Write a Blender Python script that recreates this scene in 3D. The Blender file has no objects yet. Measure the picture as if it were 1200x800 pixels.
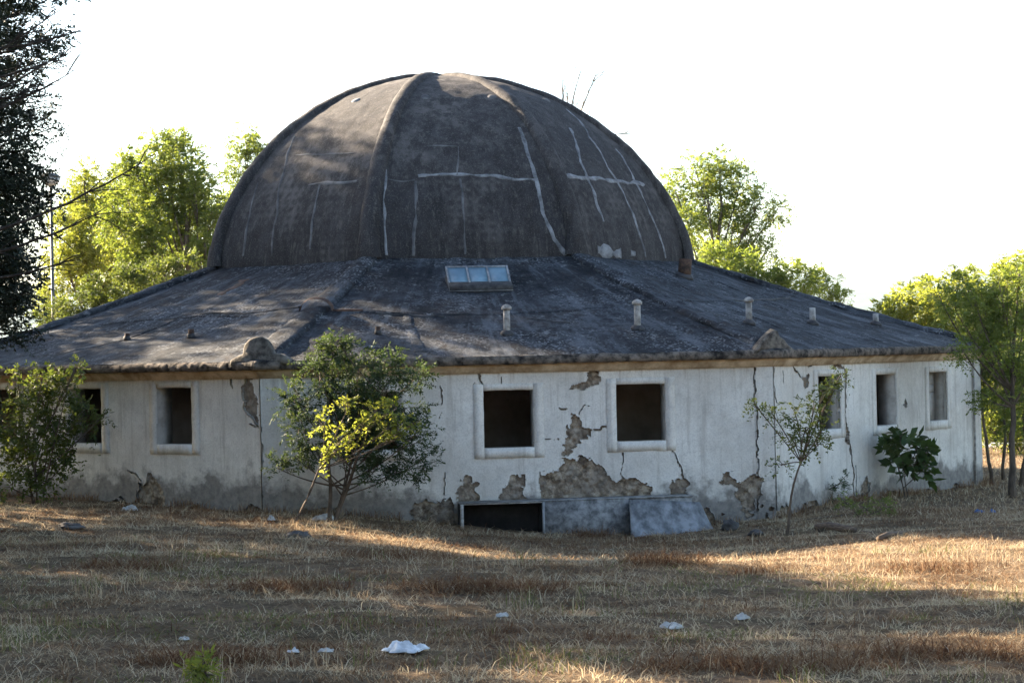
import bpy, math, random
import numpy as np
from mathutils import Vector, Matrix, noise as mnoise

# ------------------------------------------------------------------ camera, sky, sun, exposure
scene = bpy.context.scene
COL = scene.collection
CAM_D, CAM_F, CAM_PITCH, CAM_YAW, CAM_ROLL, CAM_H = 56.7943, 2387.9, -0.0066, 0.0330, 0.0221, 3.147
OCT_A, SIDE = 0.1212, 11.0878
SUN_AZ = (-0.78, 0.62)          # horizontal direction towards the sun
SUN_EL = math.radians(24)
HAZE = 3.2e-5

_c, _s = math.cos(CAM_YAW), math.sin(CAM_YAW)
_r = Vector((_c, -_s, 0)); _fh = Vector((_s, _c, 0)); _z = Vector((0, 0, 1))
_c, _s = math.cos(CAM_PITCH), math.sin(CAM_PITCH)
FWD = _fh * _c - _z * _s; _up = _fh * _s + _z * _c
_c, _s = math.cos(CAM_ROLL), math.sin(CAM_ROLL)
RGT = _r * _c - _up * _s; UPV = _r * _s + _up * _c
CAMP = Vector((0, -CAM_D, CAM_H))
cam = bpy.data.cameras.new('camera'); cam_o = bpy.data.objects.new('camera', cam); COL.objects.link(cam_o)
M = Matrix((RGT, UPV, -FWD)).transposed().to_4x4(); M.translation = CAMP
cam_o.matrix_world = M
cam.sensor_fit = 'HORIZONTAL'; cam.sensor_width = 36; cam.lens = 36 * CAM_F / 1200
cam.clip_start = 0.1; cam.clip_end = 20000
scene.camera = cam_o

world = bpy.data.worlds.new('World'); scene.world = world; world.use_nodes = True
nt = world.node_tree; nt.nodes.clear()
sky = nt.nodes.new('ShaderNodeTexSky'); sky.sky_type = 'NISHITA'; sky.sun_disc = False
sky.sun_elevation = SUN_EL; sky.sun_rotation = math.atan2(SUN_AZ[0], SUN_AZ[1])
sky.altitude = 0; sky.air_density = 1.0; sky.dust_density = 1.0; sky.ozone_density = 1.0
bg = nt.nodes.new('ShaderNodeBackground'); bg.inputs[1].default_value = 0.05
wo = nt.nodes.new('ShaderNodeOutputWorld')
nt.links.new(sky.outputs[0], bg.inputs[0]); nt.links.new(bg.outputs[0], wo.inputs[0])

sun = bpy.data.lights.new('sun', 'SUN'); sun_o = bpy.data.objects.new('sun', sun); COL.objects.link(sun_o)
sun.energy = 5.0; sun.angle = math.radians(0.55); sun.color = (1.0, 0.83, 0.62)
_n = math.hypot(*SUN_AZ)
SUNV = Vector((SUN_AZ[0] / _n * math.cos(SUN_EL), SUN_AZ[1] / _n * math.cos(SUN_EL), math.sin(SUN_EL)))
sun_o.rotation_euler = SUNV.to_track_quat('Z', 'Y').to_euler()
sun_o.location = SUNV * 80

scene.view_settings.view_transform = 'Standard'; scene.view_settings.look = 'None'
scene.view_settings.exposure = 3.12; scene.view_settings.gamma = 1.0
scene.view_settings.use_curve_mapping = False

RNG = np.random.default_rng(7)
random.seed(7)

# ------------------------------------------------------------------ helpers
def ray(u, v):
    return (FWD + RGT * ((u - 600) / CAM_F) + UPV * ((400 - v) / CAM_F))
def at_depth(u, v, d):
    return CAMP + ray(u, v) * d
def nz(x, y, z=0.0, s=1.0):
    return mnoise.noise(Vector((x * s, y * s, z * s)))

def mk(name, V, F, mat, parent=None, smooth=False, tint=None):
    """one mesh object from a vertex array and a list / array of faces"""
    V = np.asarray(V, dtype=np.float32).reshape(-1, 3)
    me = bpy.data.meshes.new(name)
    groups = [np.asarray(f, dtype=np.int32) for f in F] if isinstance(F, tuple) else None
    if groups is None:
        if isinstance(F, np.ndarray): groups = [F.astype(np.int32)]
        else:
            by = {}
            for f in F: by.setdefault(len(f), []).append(f)
            groups = [np.asarray(g, dtype=np.int32) for g in by.values()]
    groups = [g for g in groups if len(g)]
    nl = sum(g.size for g in groups); npoly = sum(len(g) for g in groups)
    me.vertices.add(len(V)); me.vertices.foreach_set('co', V.ravel())
    me.loops.add(nl); me.loops.foreach_set('vertex_index', np.concatenate([g.ravel() for g in groups]))
    tot = np.concatenate([np.full(len(g), g.shape[1], dtype=np.int32) for g in groups])
    st = np.concatenate([[0], np.cumsum(tot)[:-1]]).astype(np.int32)
    me.polygons.add(npoly); me.polygons.foreach_set('loop_start', st)
    if smooth: me.polygons.foreach_set('use_smooth', np.ones(npoly, dtype=bool))
    me.update(calc_edges=True); me.validate()
    if tint is not None:
        at = me.attributes.new('tint', 'FLOAT', 'POINT'); at.data.foreach_set('value', np.asarray(tint, dtype=np.float32))
    me.materials.append(mat)
    o = bpy.data.objects.new(name, me); COL.objects.link(o)
    if parent is not None: o.parent = parent
    return o

def empty(name, label, cat, loc=(0, 0, 0), group=None):
    o = bpy.data.objects.new(name, None); COL.objects.link(o); o.location = loc
    o.empty_display_size = 0.3
    o['label'] = label; o['category'] = cat
    if group: o['group'] = group
    return o
def tag(o, label, cat, group=None):
    o['label'] = label; o['category'] = cat
    if group: o['group'] = group
    return o

class MB:
    """collects simple shapes into one mesh"""
    def __init__(s): s.v = []; s.f = []
    def add(s, V, F):
        n = len(s.v); s.v.extend([tuple(p) for p in V]); s.f.extend([tuple(i + n for i in f) for f in F])
    def box(s, c, ax, ay, az):
        """box: centre c, half axes"""
        c, ax, ay, az = Vector(c), Vector(ax), Vector(ay), Vector(az)
        V = [c + ax * i + ay * j + az * k for k in (-1, 1) for j in (-1, 1) for i in (-1, 1)]
        s.add(V, [(0, 2, 3, 1), (4, 5, 7, 6), (0, 1, 5, 4), (2, 6, 7, 3), (0, 4, 6, 2), (1, 3, 7, 5)])
    def tube(s, pts, rad, n=6, cap=True):
        pts = [Vector(p) for p in pts]
        if not hasattr(rad, '__len__'): rad = [rad] * len(pts)
        V = []
        for i, p in enumerate(pts):
            d = (pts[min(i + 1, len(pts) - 1)] - pts[max(i - 1, 0)])
            if d.length < 1e-9: d = Vector((0, 0, 1))
            d.normalize()
            a = d.cross(Vector((0, 0, 1)) if abs(d.z) < .9 else Vector((1, 0, 0))).normalized(); b = d.cross(a)
            for k in range(n):
                t = 2 * math.pi * k / n
                V.append(p + (a * math.cos(t) + b * math.sin(t)) * rad[i])
        F = [(i * n + k, i * n + (k + 1) % n, (i + 1) * n + (k + 1) % n, (i + 1) * n + k) for i in range(len(pts) - 1) for k in range(n)]
        if cap:
            F.append(tuple(range(n))[::-1]); F.append(tuple((len(pts) - 1) * n + k for k in range(n)))
        s.add(V, F)
    def build(s, name, mat, parent=None, smooth=False):
        return mk(name, np.array([tuple(v) for v in s.v]), s.f, mat, parent, smooth)

# ------------------------------------------------------------------ materials
class NT:
    def __init__(s, name):
        s.m = bpy.data.materials.new(name); s.m.use_nodes = True
        s.t = s.m.node_tree; s.t.nodes.clear()
        s.out = s.t.nodes.new('ShaderNodeOutputMaterial')
        s.tc = s.t.nodes.new('ShaderNodeTexCoord')
    def n(s, typ, **kw):
        x = s.t.nodes.new(typ)
        for k, v in kw.items(): setattr(x, k, v)
        return x
    def l(s, a, b): s.t.links.new(a, b)
    def mapping(s, scale=(1, 1, 1), src=None):
        mp = s.n('ShaderNodeMapping'); mp.inputs['Scale'].default_value = scale
        s.l(src or s.tc.outputs['Object'], mp.inputs[0]); return mp.outputs[0]
    def noise(s, scale, detail=6, rough=.6, stretch=None, dist=0.0):
        x = s.n('ShaderNodeTexNoise'); x.inputs['Scale'].default_value = scale
        x.inputs['Detail'].default_value = detail; x.inputs['Roughness'].default_value = rough
        x.inputs['Distortion'].default_value = dist
        s.l(s.mapping(stretch) if stretch else s.tc.outputs['Object'], x.inputs['Vector']); return x.outputs['Fac']
    def ramp(s, src, stops, interp='LINEAR'):
        r = s.n('ShaderNodeValToRGB'); r.color_ramp.interpolation = interp
        e = r.color_ramp.elements
        while len(e) < len(stops): e.new(0.5)
        for i, (p, c) in enumerate(stops):
            e[i].position = p
            e[i].color = (c, c, c, 1) if not hasattr(c, '__len__') else (*c, 1)
        s.l(src, r.inputs[0]); return r.outputs[0]
    def mix(s, fac, a, b, mode='MIX'):
        x = s.n('ShaderNodeMix'); x.data_type = 'RGBA'; x.blend_type = mode
        for i, val in ((0, fac), (6, a), (7, b)):
            sock = x.inputs[i]
            if hasattr(val, 'is_output'): s.l(val, sock)
            elif hasattr(val, '__len__'): sock.default_value = (*val, 1)
            else: sock.default_value = val if i == 0 else (val, val, val, 1)
        return x.outputs[2]
    def math(s, op, a, b=0.0, clamp=False):
        x = s.n('ShaderNodeMath', operation=op); x.use_clamp = clamp
        for sock, val in ((x.inputs[0], a), (x.inputs[1], b)):
            if hasattr(val, 'is_output'): s.l(val, sock)
            else: sock.default_value = val
        return x.outputs[0]
    def sep(s):
        x = s.n('ShaderNodeSeparateXYZ'); s.l(s.tc.outputs['Object'], x.inputs[0]); return x.outputs
    def bsdf(s, col, rough=.9, bump=None, bstr=.3, bdist=.02, metallic=0.0, spec=.3):
        b = s.n('ShaderNodeBsdfPrincipled')
        for sock, val in ((b.inputs['Base Color'], col), (b.inputs['Roughness'], rough)):
            if hasattr(val, 'is_output'): s.l(val, sock)
            elif hasattr(val, '__len__'): sock.default_value = (*val, 1)
            else: sock.default_value = val
        b.inputs['Metallic'].default_value = metallic; b.inputs['Specular IOR Level'].default_value = spec
        if bump is not None:
            bp = s.n('ShaderNodeBump'); bp.inputs['Strength'].default_value = bstr; bp.inputs['Distance'].default_value = bdist
            s.l(bump, bp.inputs['Height']); s.l(bp.outputs[0], b.inputs['Normal'])
        s.l(b.outputs[0], s.out.inputs[0]); return s.m

def m_simple(name, c1, c2, scale=4, rough=.9, bstr=.3, bdist=.02, stretch=None, detail=8, spec=.3, metallic=0.0):
    t = NT(name); f = t.noise(scale, detail, .65, stretch)
    return t.bsdf(t.ramp(f, [(.38, c1), (.62, c2)]), rough, f, bstr, bdist, metallic, spec)

def m_plaster():
    t = NT('whitewashed_plaster')
    big = t.noise(.45, 5, .6); mid = t.noise(2.2, 8, .7); fine = t.noise(30, 5, .7); mott = t.noise(7, 7, .7)
    streak = t.noise(1.0, 6, .7, (6, 6, .4))
    c = t.ramp(big, [(.38, (.59, .56, .51)), (.62, (.77, .745, .69))])
    c = t.mix(t.ramp(mid, [(.50, 0), (.66, .45)]), c, (.50, .475, .435))
    c = t.mix(t.ramp(mott, [(.52, 0), (.64, .30)]), c, (.46, .435, .40))
    c = t.mix(t.ramp(streak, [(.52, 0), (.66, .40)]), c, (.33, .29, .245))
    # splash dirt and mould with a ragged upper limit, thicker in places
    z = t.sep()[2]
    lim = t.math('ADD', t.math('MULTIPLY', big, 2.4), t.math('MULTIPLY', mid, 1.3))
    lim = t.math('SUBTRACT', lim, 1.62)
    xs_ = t.ramp(t.math('MULTIPLY', t.sep()[0], -.12), [(.0, 0), (.35, .55), (1, .55)])
    lim = t.math('ADD', lim, xs_)
    d = t.math('SUBTRACT', lim, z)
    dirt = t.ramp(t.math('MULTIPLY', d, 1.6), [(.0, 0), (.5, .85)])
    c = t.mix(dirt, c, t.ramp(mott, [(.38, (.085, .078, .073)), (.62, (.22, .20, .18))]))
    # rust-brown runs below the cornice
    run = t.math('MULTIPLY', t.ramp(t.noise(1.0, 5, .7, (9, 9, .5)), [(.55, 0), (.66, 1)]), t.ramp(t.math('SUBTRACT', z, 2.2), [(.25, 0), (.6, .5)]))
    c = t.mix(run, c, (.27, .19, .12))
    c = t.mix(t.ramp(fine, [(.40, .25), (.52, 0)]), c, (.27, .25, .23))
    h = t.math('ADD', t.math('MULTIPLY', mid, .6), t.math('MULTIPLY', fine, .15))
    return t.bsdf(c, .92, h, .7, .03, spec=.15)
def m_masonry():
    t = NT('exposed_rubble_masonry')
    a = t.noise(5, 9, .72); b = t.noise(1.6, 4, .6)
    vor = t.n('ShaderNodeTexVoronoi'); vor.inputs['Scale'].default_value = 8; t.l(t.tc.outputs['Object'], vor.inputs['Vector'])
    c = t.ramp(a, [(.40, (.12, .09, .065)), (.48, (.34, .265, .185)), (.57, (.58, .50, .40))])
    c = t.mix(t.ramp(b, [(.45, 0), (.6, .6)]), c, (.21, .185, .16))
    c = t.mix(.3, c, t.ramp(vor.outputs['Distance'], [(0, (.44, .38, .30)), (.55, (.13, .10, .08))]))
    h = t.math('ADD', a, t.math('MULTIPLY', vor.outputs['Distance'], .4))
    return t.bsdf(c, .95, h, 1.0, .06, spec=.1)
def m_roof():
    t = NT('weathered_tar_roofing')
    a = t.noise(.5, 6, .65); b = t.noise(3.5, 9, .75); sm = t.noise(1.3, 7, .7, dist=1.2)
    gv = t.n('ShaderNodeTexVoronoi'); gv.inputs['Scale'].default_value = 23; t.l(t.tc.outputs['Object'], gv.inputs['Vector'])
    wn = t.n('ShaderNodeTexWhiteNoise'); wn.noise_dimensions = '3D'; t.l(gv.outputs['Position'], wn.inputs['Vector'])
    c = t.ramp(a, [(.38, (.018, .020, .024)), (.5, (.036, .040, .047)), (.62, (.065, .070, .079))])
    c = t.mix(t.ramp(b, [(.40, .85), (.52, 0)]), c, (.010, .010, .012))
    c = t.mix(t.ramp(b, [(.55, 0), (.66, .7)]), c, (.078, .086, .098))
    c = t.mix(t.ramp(sm, [(.54, 0), (.64, .6)]), c, (.040, .031, .026))
    grav = t.math('MULTIPLY', t.ramp(wn.outputs['Value'], [(.78, 0), (.9, 1)]), t.ramp(t.noise(.6, 6, .7), [(.47, .02), (.6, .8)]))
    c = t.mix(grav, c, (.20, .208, .22))
    gd = t.math('MULTIPLY', t.ramp(wn.outputs['Value'], [(.2, 1), (.3, 0)]), t.ramp(t.noise(.8, 5, .7), [(.44, .1), (.58, .8)]))
    c = t.mix(gd, c, (.010, .010, .011))
    x, y, z = t.sep()
    cv = t.n('ShaderNodeCombineXYZ'); t.l(t.math('MULTIPLY', t.math('ARCTAN2', y, x), 22.0), cv.inputs[0]); t.l(t.math('MULTIPLY', z, 1.1), cv.inputs[1])
    sn = t.n('ShaderNodeTexNoise'); sn.inputs['Scale'].default_value = 1.0; sn.inputs['Detail'].default_value = 9; sn.inputs['Roughness'].default_value = .72; t.l(cv.outputs[0], sn.inputs['Vector'])
    c = t.mix(t.ramp(sn.outputs['Fac'], [(.36, .8), (.48, 0)]), c, (.008, .009, .011))
    c = t.mix(t.ramp(sn.outputs['Fac'], [(.53, 0), (.66, .75)]), c, (.115, .125, .14))
    wp = t.noise(2.3, 8, .8)
    c = t.mix(t.ramp(wp, [(.58, 0), (.64, .75)]), c, (.19, .195, .20))
    h = t.math('ADD', t.math('MULTIPLY', b, .8), t.math('MULTIPLY', wn.outputs['Value'], .15))
    return t.bsdf(c, .85, h, 1.0, .06, spec=.12)
def m_dome():
    t = NT('weathered_dome_render')
    a = t.noise(.45, 6, .6); b = t.noise(3.0, 9, .72); fine = t.noise(36, 4, .8)
    st = t.noise(1.0, 8, .7, (3.0, 3.0, .20)); st2 = t.noise(1.0, 6, .7, (9, 9, .5))
    c = t.ramp(a, [(.38, (.030, .028, .030)), (.5, (.053, .048, .048)), (.62, (.095, .084, .079))])
    c = t.mix(t.ramp(st, [(.42, .85), (.54, 0)]), c, (.020, .018, .018))
    c = t.mix(t.ramp(st2, [(.54, 0), (.66, .45)]), c, (.150, .132, .118))
    c = t.mix(t.ramp(b, [(.40, .7), (.52, 0)]), c, (.024, .020, .019))
    c = t.mix(t.ramp(fine, [(.55, 0), (.63, .5)]), c, (.19, .175, .165))
    # faint courses of hollow blocks showing through in the lower half
    x, y, z = t.sep()
    at2 = t.math('ARCTAN2', y, x)
    row = t.math('SINE', t.math('MULTIPLY', z, 30.0)); colm = t.math('SINE', t.math('MULTIPLY', at2, 150.0))
    grid = t.math('MULTIPLY', t.math('MULTIPLY', t.math('ADD', row, 1), t.math('ADD', colm, 1)), .25)
    msk = t.math('MULTIPLY', t.ramp(a, [(.44, 0), (.54, 1)]), t.ramp(t.math('MULTIPLY', t.math('SUBTRACT', 8.6, z), .5), [(.2, 0), (.5, 1)]))
    c = t.mix(t.math('MULTIPLY', t.math('MULTIPLY', grid, msk), .6), c, (.022, .020, .020))
    h = t.math('ADD', t.math('MULTIPLY', b, .8), t.math('MULTIPLY', fine, .2))
    h = t.math('ADD', h, t.math('MULTIPLY', t.math('MULTIPLY', grid, msk), -.25))
    return t.bsdf(c, .88, h, .7, .05, spec=.25)
def m_leaf(name, dark, mid, light, trans=.45, rough=.6):
    t = NT(name)
    at = t.n('ShaderNodeAttribute'); at.attribute_name = 'tint'
    c = t.ramp(at.outputs['Fac'], [(0, dark), (.5, mid), (1, light)])
    d = t.n('ShaderNodeBsdfPrincipled'); t.l(c, d.inputs['Base Color']); d.inputs['Roughness'].default_value = rough
    d.inputs['Specular IOR Level'].default_value = .3
    tr = t.n('ShaderNodeBsdfTranslucent')
    t.l(t.mix(1.0, c, (1.48, 1.36, .6), 'MULTIPLY'), tr.inputs[0])
    mx = t.n('ShaderNodeMixShader'); mx.inputs[0].default_value = trans
    t.l(d.outputs[0], mx.inputs[1]); t.l(tr.outputs[0], mx.inputs[2]); t.l(mx.outputs[0], t.out.inputs[0])
    return t.m
def m_ground():
    t = NT('dry_soil_and_straw')
    a = t.noise(.5, 6, .6); b = t.noise(3.2, 9, .75); st = t.noise(3, 8, .7, (1.0, 4.0, 1)); fine = t.noise(40, 4, .8)
    c = t.ramp(b, [(.38, (.050, .033, .023)), (.5, (.125, .085, .055)), (.62, (.24, .17, .108))])
    c = t.mix(t.ramp(st, [(.48, 0), (.58, .7)]), c, (.17, .125, .078))
    c = t.mix(t.ramp(a, [(.5, 0), (.6, .5)]), c, (.085, .068, .040))
    c = t.mix(t.ramp(fine, [(.54, 0), (.62, .6)]), c, (.27, .21, .135))
    h = t.math('ADD', b, t.math('MULTIPLY', fine, .35))
    return t.bsdf(c, 1.0, h, 1.0, .08, spec=.05)

MAT = dict(
    plaster=m_plaster(), masonry=m_masonry(), roof=m_roof(), dome=m_dome(), ground=m_ground(),
    trim=m_simple('limewashed_trim', (.50, .475, .43), (.70, .68, .65), 3.0, .9, .5, .02),
    jamb=m_simple('bare_jamb_render', (.36, .33, .295), (.52, .49, .45), 4.0, .95, .5, .02),
    moulding=m_simple('ochre_cornice_moulding', (.30, .21, .125), (.64, .51, .36), 2.2, .92, .6, .03),
    fascia=m_simple('stained_concrete_eave', (.018, .015, .013), (.20, .165, .135), 5.0, .95, 1.0, .06, detail=10),
    stone=m_simple('lichened_stone', (.050, .042, .035), (.19, .165, .135), 6.5, .95, .9, .05),
    cement=m_simple('pale_cement_line', (.085, .086, .092), (.27, .272, .28), 3, .9, .5, .02),
    cement2=m_simple('grey_cement_line', (.06, .058, .060), (.15, .146, .146), 3, .9, .5, .02),
    tar=m_simple('black_tar_strip', (.022, .021, .022), (.065, .060, .060), 6, .65, .6, .02),
    inner=m_simple('brown_interior_plaster', (.20, .145, .105), (.34, .26, .20), 1.0, .95, .3, .02),  # brown plaster of the rooms, tone mottled at random
    black=m_simple('painted_bay_shade', (.012, .011, .011), (.030, .027, .026), 3, .95, .5, .03),  # near-black colour stands in for the deep shade inside the hatch bay
    pipe=m_simple('grey_cement_pipe', (.17, .155, .14), (.42, .40, .37), 7, .8, .3, .01),
    rust=m_simple('rusty_iron', (.030, .018, .013), (.10, .052, .032), 9, .8, .5, .01),
    metal=m_simple('dull_galvanised_sheet', (.10, .105, .11), (.30, .31, .32), 4.5, .6, .35, .02, (1, 1, .5), spec=.4, metallic=.2),
    slab=m_simple('grey_hatch_slab', (.10, .10, .10), (.30, .30, .295), 6.5, .8, .5, .02),
    bark=m_simple('grey_brown_bark', (.055, .042, .032), (.15, .115, .085), 7, .95, .9, .03, (1, 1, .3)),
    darkbark=m_simple('dark_conifer_bark', (.022, .017, .014), (.06, .047, .038), 7, .95, .9, .03, (1, 1, .3)),
    wood=m_simple('weathered_wood', (.06, .045, .035), (.17, .125, .09), 6, .9, .6, .02, (1, 1, 6)),
    plastic=m_simple('white_plastic_bag', (.42, .45, .48), (.70, .72, .74), 9, .45, .4, .01, spec=.4),
    paper=m_simple('off_white_paper', (.34, .33, .31), (.58, .57, .54), 8, .9, .4, .01),
    blue=m_simple('blue_plastic', (.03, .09, .24), (.05, .14, .34), 8, .5, .3, .01, spec=.4),
    rock=m_simple('dark_field_stone', (.045, .043, .044), (.12, .115, .112), 5, .95, .9, .04),
    road=m_simple('pale_blue_grey_asphalt', (.16, .17, .185), (.24, .25, .265), 3, .9, .4, .01),
    lamp_white=m_simple('milky_lamp_bowl', (.36, .37, .38), (.52, .52, .52), 3, .3, .1, .01, spec=.5),
    lamp_post=m_simple('grey_painted_post', (.08, .08, .08), (.15, .15, .15), 5, .6, .2, .01),
    hill=m_simple('far_wooded_slope', (.045, .065, .035), (.09, .11, .06), .01, 1.0, .2, 1.0),
)
tg = NT('glass_painted_sky_reflection'); MAT['glass'] = tg.bsdf(tg.ramp(tg.noise(2, 6), [(.35, (.08, .15, .20)), (.65, (.17, .28, .34))]), .42, tg.noise(3, 4), .03, .01, spec=.6)  # blue of the reflected sky is put into the base colour
LEAF = dict(
    locust=m_leaf('locust_leaf', (.070, .108, .030), (.130, .180, .050), (.22, .26, .075), .55),
    olive=m_leaf('grey_green_leaf', (.024, .044, .025), (.044, .072, .035), (.072, .10, .044), .3, .8),
    dark=m_leaf('conifer_spray', (.010, .016, .010), (.018, .027, .015), (.030, .040, .020), .12),
    broad=m_leaf('broad_leaf', (.030, .060, .020), (.050, .090, .028), (.085, .125, .04), .35),
    yellow=m_leaf('yellow_green_leaf', (.105, .14, .034), (.175, .215, .055), (.27, .285, .08), .55),
    shade=m_leaf('deep_green_leaf', (.040, .065, .022), (.075, .105, .034), (.125, .155, .048), .45),
)
def m_grass():
    t = NT('dry_grass')
    at = t.n('ShaderNodeAttribute'); at.attribute_name = 'tint'
    c = t.ramp(at.outputs['Fac'], [(0, (.105, .048, .027)), (.22, (.235, .140, .078)), (.5, (.43, .325, .205)), (.72, (.68, .57, .40)), (.80, (.135, .145, .050)), (1, (.19, .215, .065))])
    d = t.n('ShaderNodeBsdfDiffuse'); t.l(c, d.inputs[0])
    tr = t.n('ShaderNodeBsdfTranslucent'); t.l(c, tr.inputs[0])
    mx = t.n('ShaderNodeMixShader'); mx.inputs[0].default_value = .3
    t.l(d.outputs[0], mx.inputs[1]); t.l(tr.outputs[0], mx.inputs[2]); t.l(mx.outputs[0], t.out.inputs[0]); return t.m
MAT['grass'] = m_grass()

# ------------------------------------------------------------------ octagon geometry
R_W = SIDE / 2 / math.sin(math.pi / 8)
ZT, ZD, ZA, RD = 2.80, 5.62, 10.90, 6.87
def corner_dir(k):
    a = -math.pi / 2 + OCT_A + (k - .5) * math.pi / 4
    return Vector((math.cos(a), math.sin(a), 0))
def face_frame(k, R=R_W):
    A = corner_dir(k) * R; B = corner_dir(k + 1) * R
    d = (B - A).normalized(); n = Vector((d.y, -d.x, 0))
    return A, d, n, (B - A).length
def wallpx(k, u, v, out=0.0):
    A, d, n, L = face_frame(k); dr = ray(u, v)
    P0 = A + n * out
    s = (P0 - CAMP).dot(n) / dr.dot(n); P = CAMP + dr * s
    return ((P - A).dot(d), P.z)
def fp(k, t, z, out=0.0):
    A, d, n, L = face_frame(k)
    p = A + d * t + n * out; return Vector((p.x, p.y, z))

# ------------------------------------------------------------------ ground
_hA = fp(0, *wallpx(0, 690, 600)[:1], 0.0)
def sstep(a, b, x):
    t = min(1, max(0, (x - a) / (b - a))); return t * t * (3 - 2 * t)
def gz0(x, y):
    xx = max(-25, min(30, x))
    z = -.13 - .028 * xx
    z += 1.5 * sstep(-41, -57, y)
    # scour along the foot of the front wall
    q = math.exp(-(((x - 3.1) / 4.4) ** 2)) * (1 - sstep(-19, -25, y)) * sstep(-10, -12.5, y)
    z -= .47 * q
    if y > 22: z -= .012 * min(y - 22, 250)
    return z
def gz(x, y):
    z = gz0(x, y)
    if -60 < y < 30 and -40 < x < 40:
        z += .035 * nz(x, y, 0, .55) + .030 * nz(x + 7, y, 3, 1.7) + .018 * nz(x, y, 9, 4.2)
        z += .075 * nz(x * .25, y, 5, 1.3) * sstep(-17, -22, y) + .03 * nz(x * .5, y, 15, 2.6)          # old furrows
    return z
def gpx(u, v):
    dr = ray(u, v); s = 10.0
    for _ in range(60):
        P = CAMP + dr * s; s += (P.z - gz(P.x, P.y)) / max(1e-4, -dr.z) * .7
    P = CAMP + dr * s; return Vector((P.x, P.y, gz(P.x, P.y)))

def axis(lo, hi, fine_lo, fine_hi, step, grow=1.22):
    a = list(np.arange(fine_lo, fine_hi + 1e-6, step))
    s = step; x = a[-1]
    while x < hi: s *= grow; x += s; a.append(min(x, hi))
    s = step; x = a[0]; pre = []
    while x > lo: s *= grow; x -= s; pre.append(max(x, lo))
    return pre[::-1] + a
xs = axis(-9500, 9500, -14, 17, .2); ys = axis(-120, 9000, -39, -11, .13)
V = [(x, y, gz(x, y)) for y in ys for x in xs]
nx_, ny_ = len(xs), len(ys)
idx = np.arange(nx_ * ny_).reshape(ny_, nx_)
F = np.stack([idx[:-1, :-1], idx[:-1, 1:], idx[1:, 1:], idx[1:, :-1]], -1).reshape(-1, 4)
g = mk('ground', V, F, MAT['ground'], smooth=True); g['kind'] = 'structure'

# road seen beyond the right-hand trees
rd0 = at_depth(1140, 548, 66); rd1 = at_depth(1330, 548, 66)
V = []; F = []
for i in range(13):
    x = 10 + i * 5
    for y in (17.5, 22.5):
        V.append((x, y + .05 * x, gz(x, y + .05 * x) + .03))
for i in range(12): F.append((2 * i, 2 * i + 2, 2 * i + 3, 2 * i + 1))
rd = mk('road', V, F, MAT['road']); rd['kind'] = 'structure'

# far wooded ridge across the valley
V = []; F = []
N = 90
for i in range(N):
    az = math.radians(-60 + 120 * i / (N - 1))
    top = 285 + 46 * nz(i * .13, 0, 4) + 14 * nz(i * .6, 2, 1)
    for j in range(6):
        dist = 6500 + j * 400
        h = -30 + (top + 30) * math.sin(min(1, j / 4) * math.pi / 2) - (60 if j == 5 else 0)
        V.append((math.sin(az) * dist, math.cos(az) * dist, h))
for i in range(N - 1):
    for j in range(5):
        F.append((i * 6 + j, (i + 1) * 6 + j, (i + 1) * 6 + j + 1, i * 6 + j + 1))
hl = mk('hills', V, F, MAT['hill'], smooth=True); hl['kind'] = 'structure'

# ------------------------------------------------------------------ the building
B = empty('domed_building', 'abandoned white octagonal building with a huge dark ribbed dome', 'building')

def in_poly(px, pz, poly):
    inside = np.zeros(px.shape, bool); n = len(poly)
    for i in range(n):
        x1, y1 = poly[i]; x2, y2 = poly[(i + 1) % n]
        c = ((y1 > pz) != (y2 > pz)) & (px < (x2 - x1) * (pz - y1) / (y2 - y1 + 1e-12) + x1)
        inside ^= c
    return inside
def seg_dist(px, pz, pts):
    best = np.full(px.shape, 1e9)
    for (x1, y1), (x2, y2) in zip(pts[:-1], pts[1:]):
        dx, dy = x2 - x1, y2 - y1; L2 = dx * dx + dy * dy + 1e-12
        t = np.clip(((px - x1) * dx + (pz - y1) * dy) / L2, 0, 1)
        best = np.minimum(best, np.hypot(px - x1 - t * dx, pz - y1 - t * dy))
    return best
def noise_grid(T, Z, sc, seed):
    """smooth value noise on arrays"""
    rg = np.random.default_rng(seed); G = rg.random((64, 64))
    x = T * sc; y = Z * sc; xi = np.floor(x).astype(int); yi = np.floor(y).astype(int)
    fx = x - xi; fy = y - yi; fx = fx * fx * (3 - 2 * fx); fy = fy * fy * (3 - 2 * fy)
    g = lambda a, b: G[a % 64, b % 64]
    return (g(xi, yi) * (1 - fx) + g(xi + 1, yi) * fx) * (1 - fy) + (g(xi, yi + 1) * (1 - fx) + g(xi + 1, yi + 1) * fx) * fy

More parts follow.
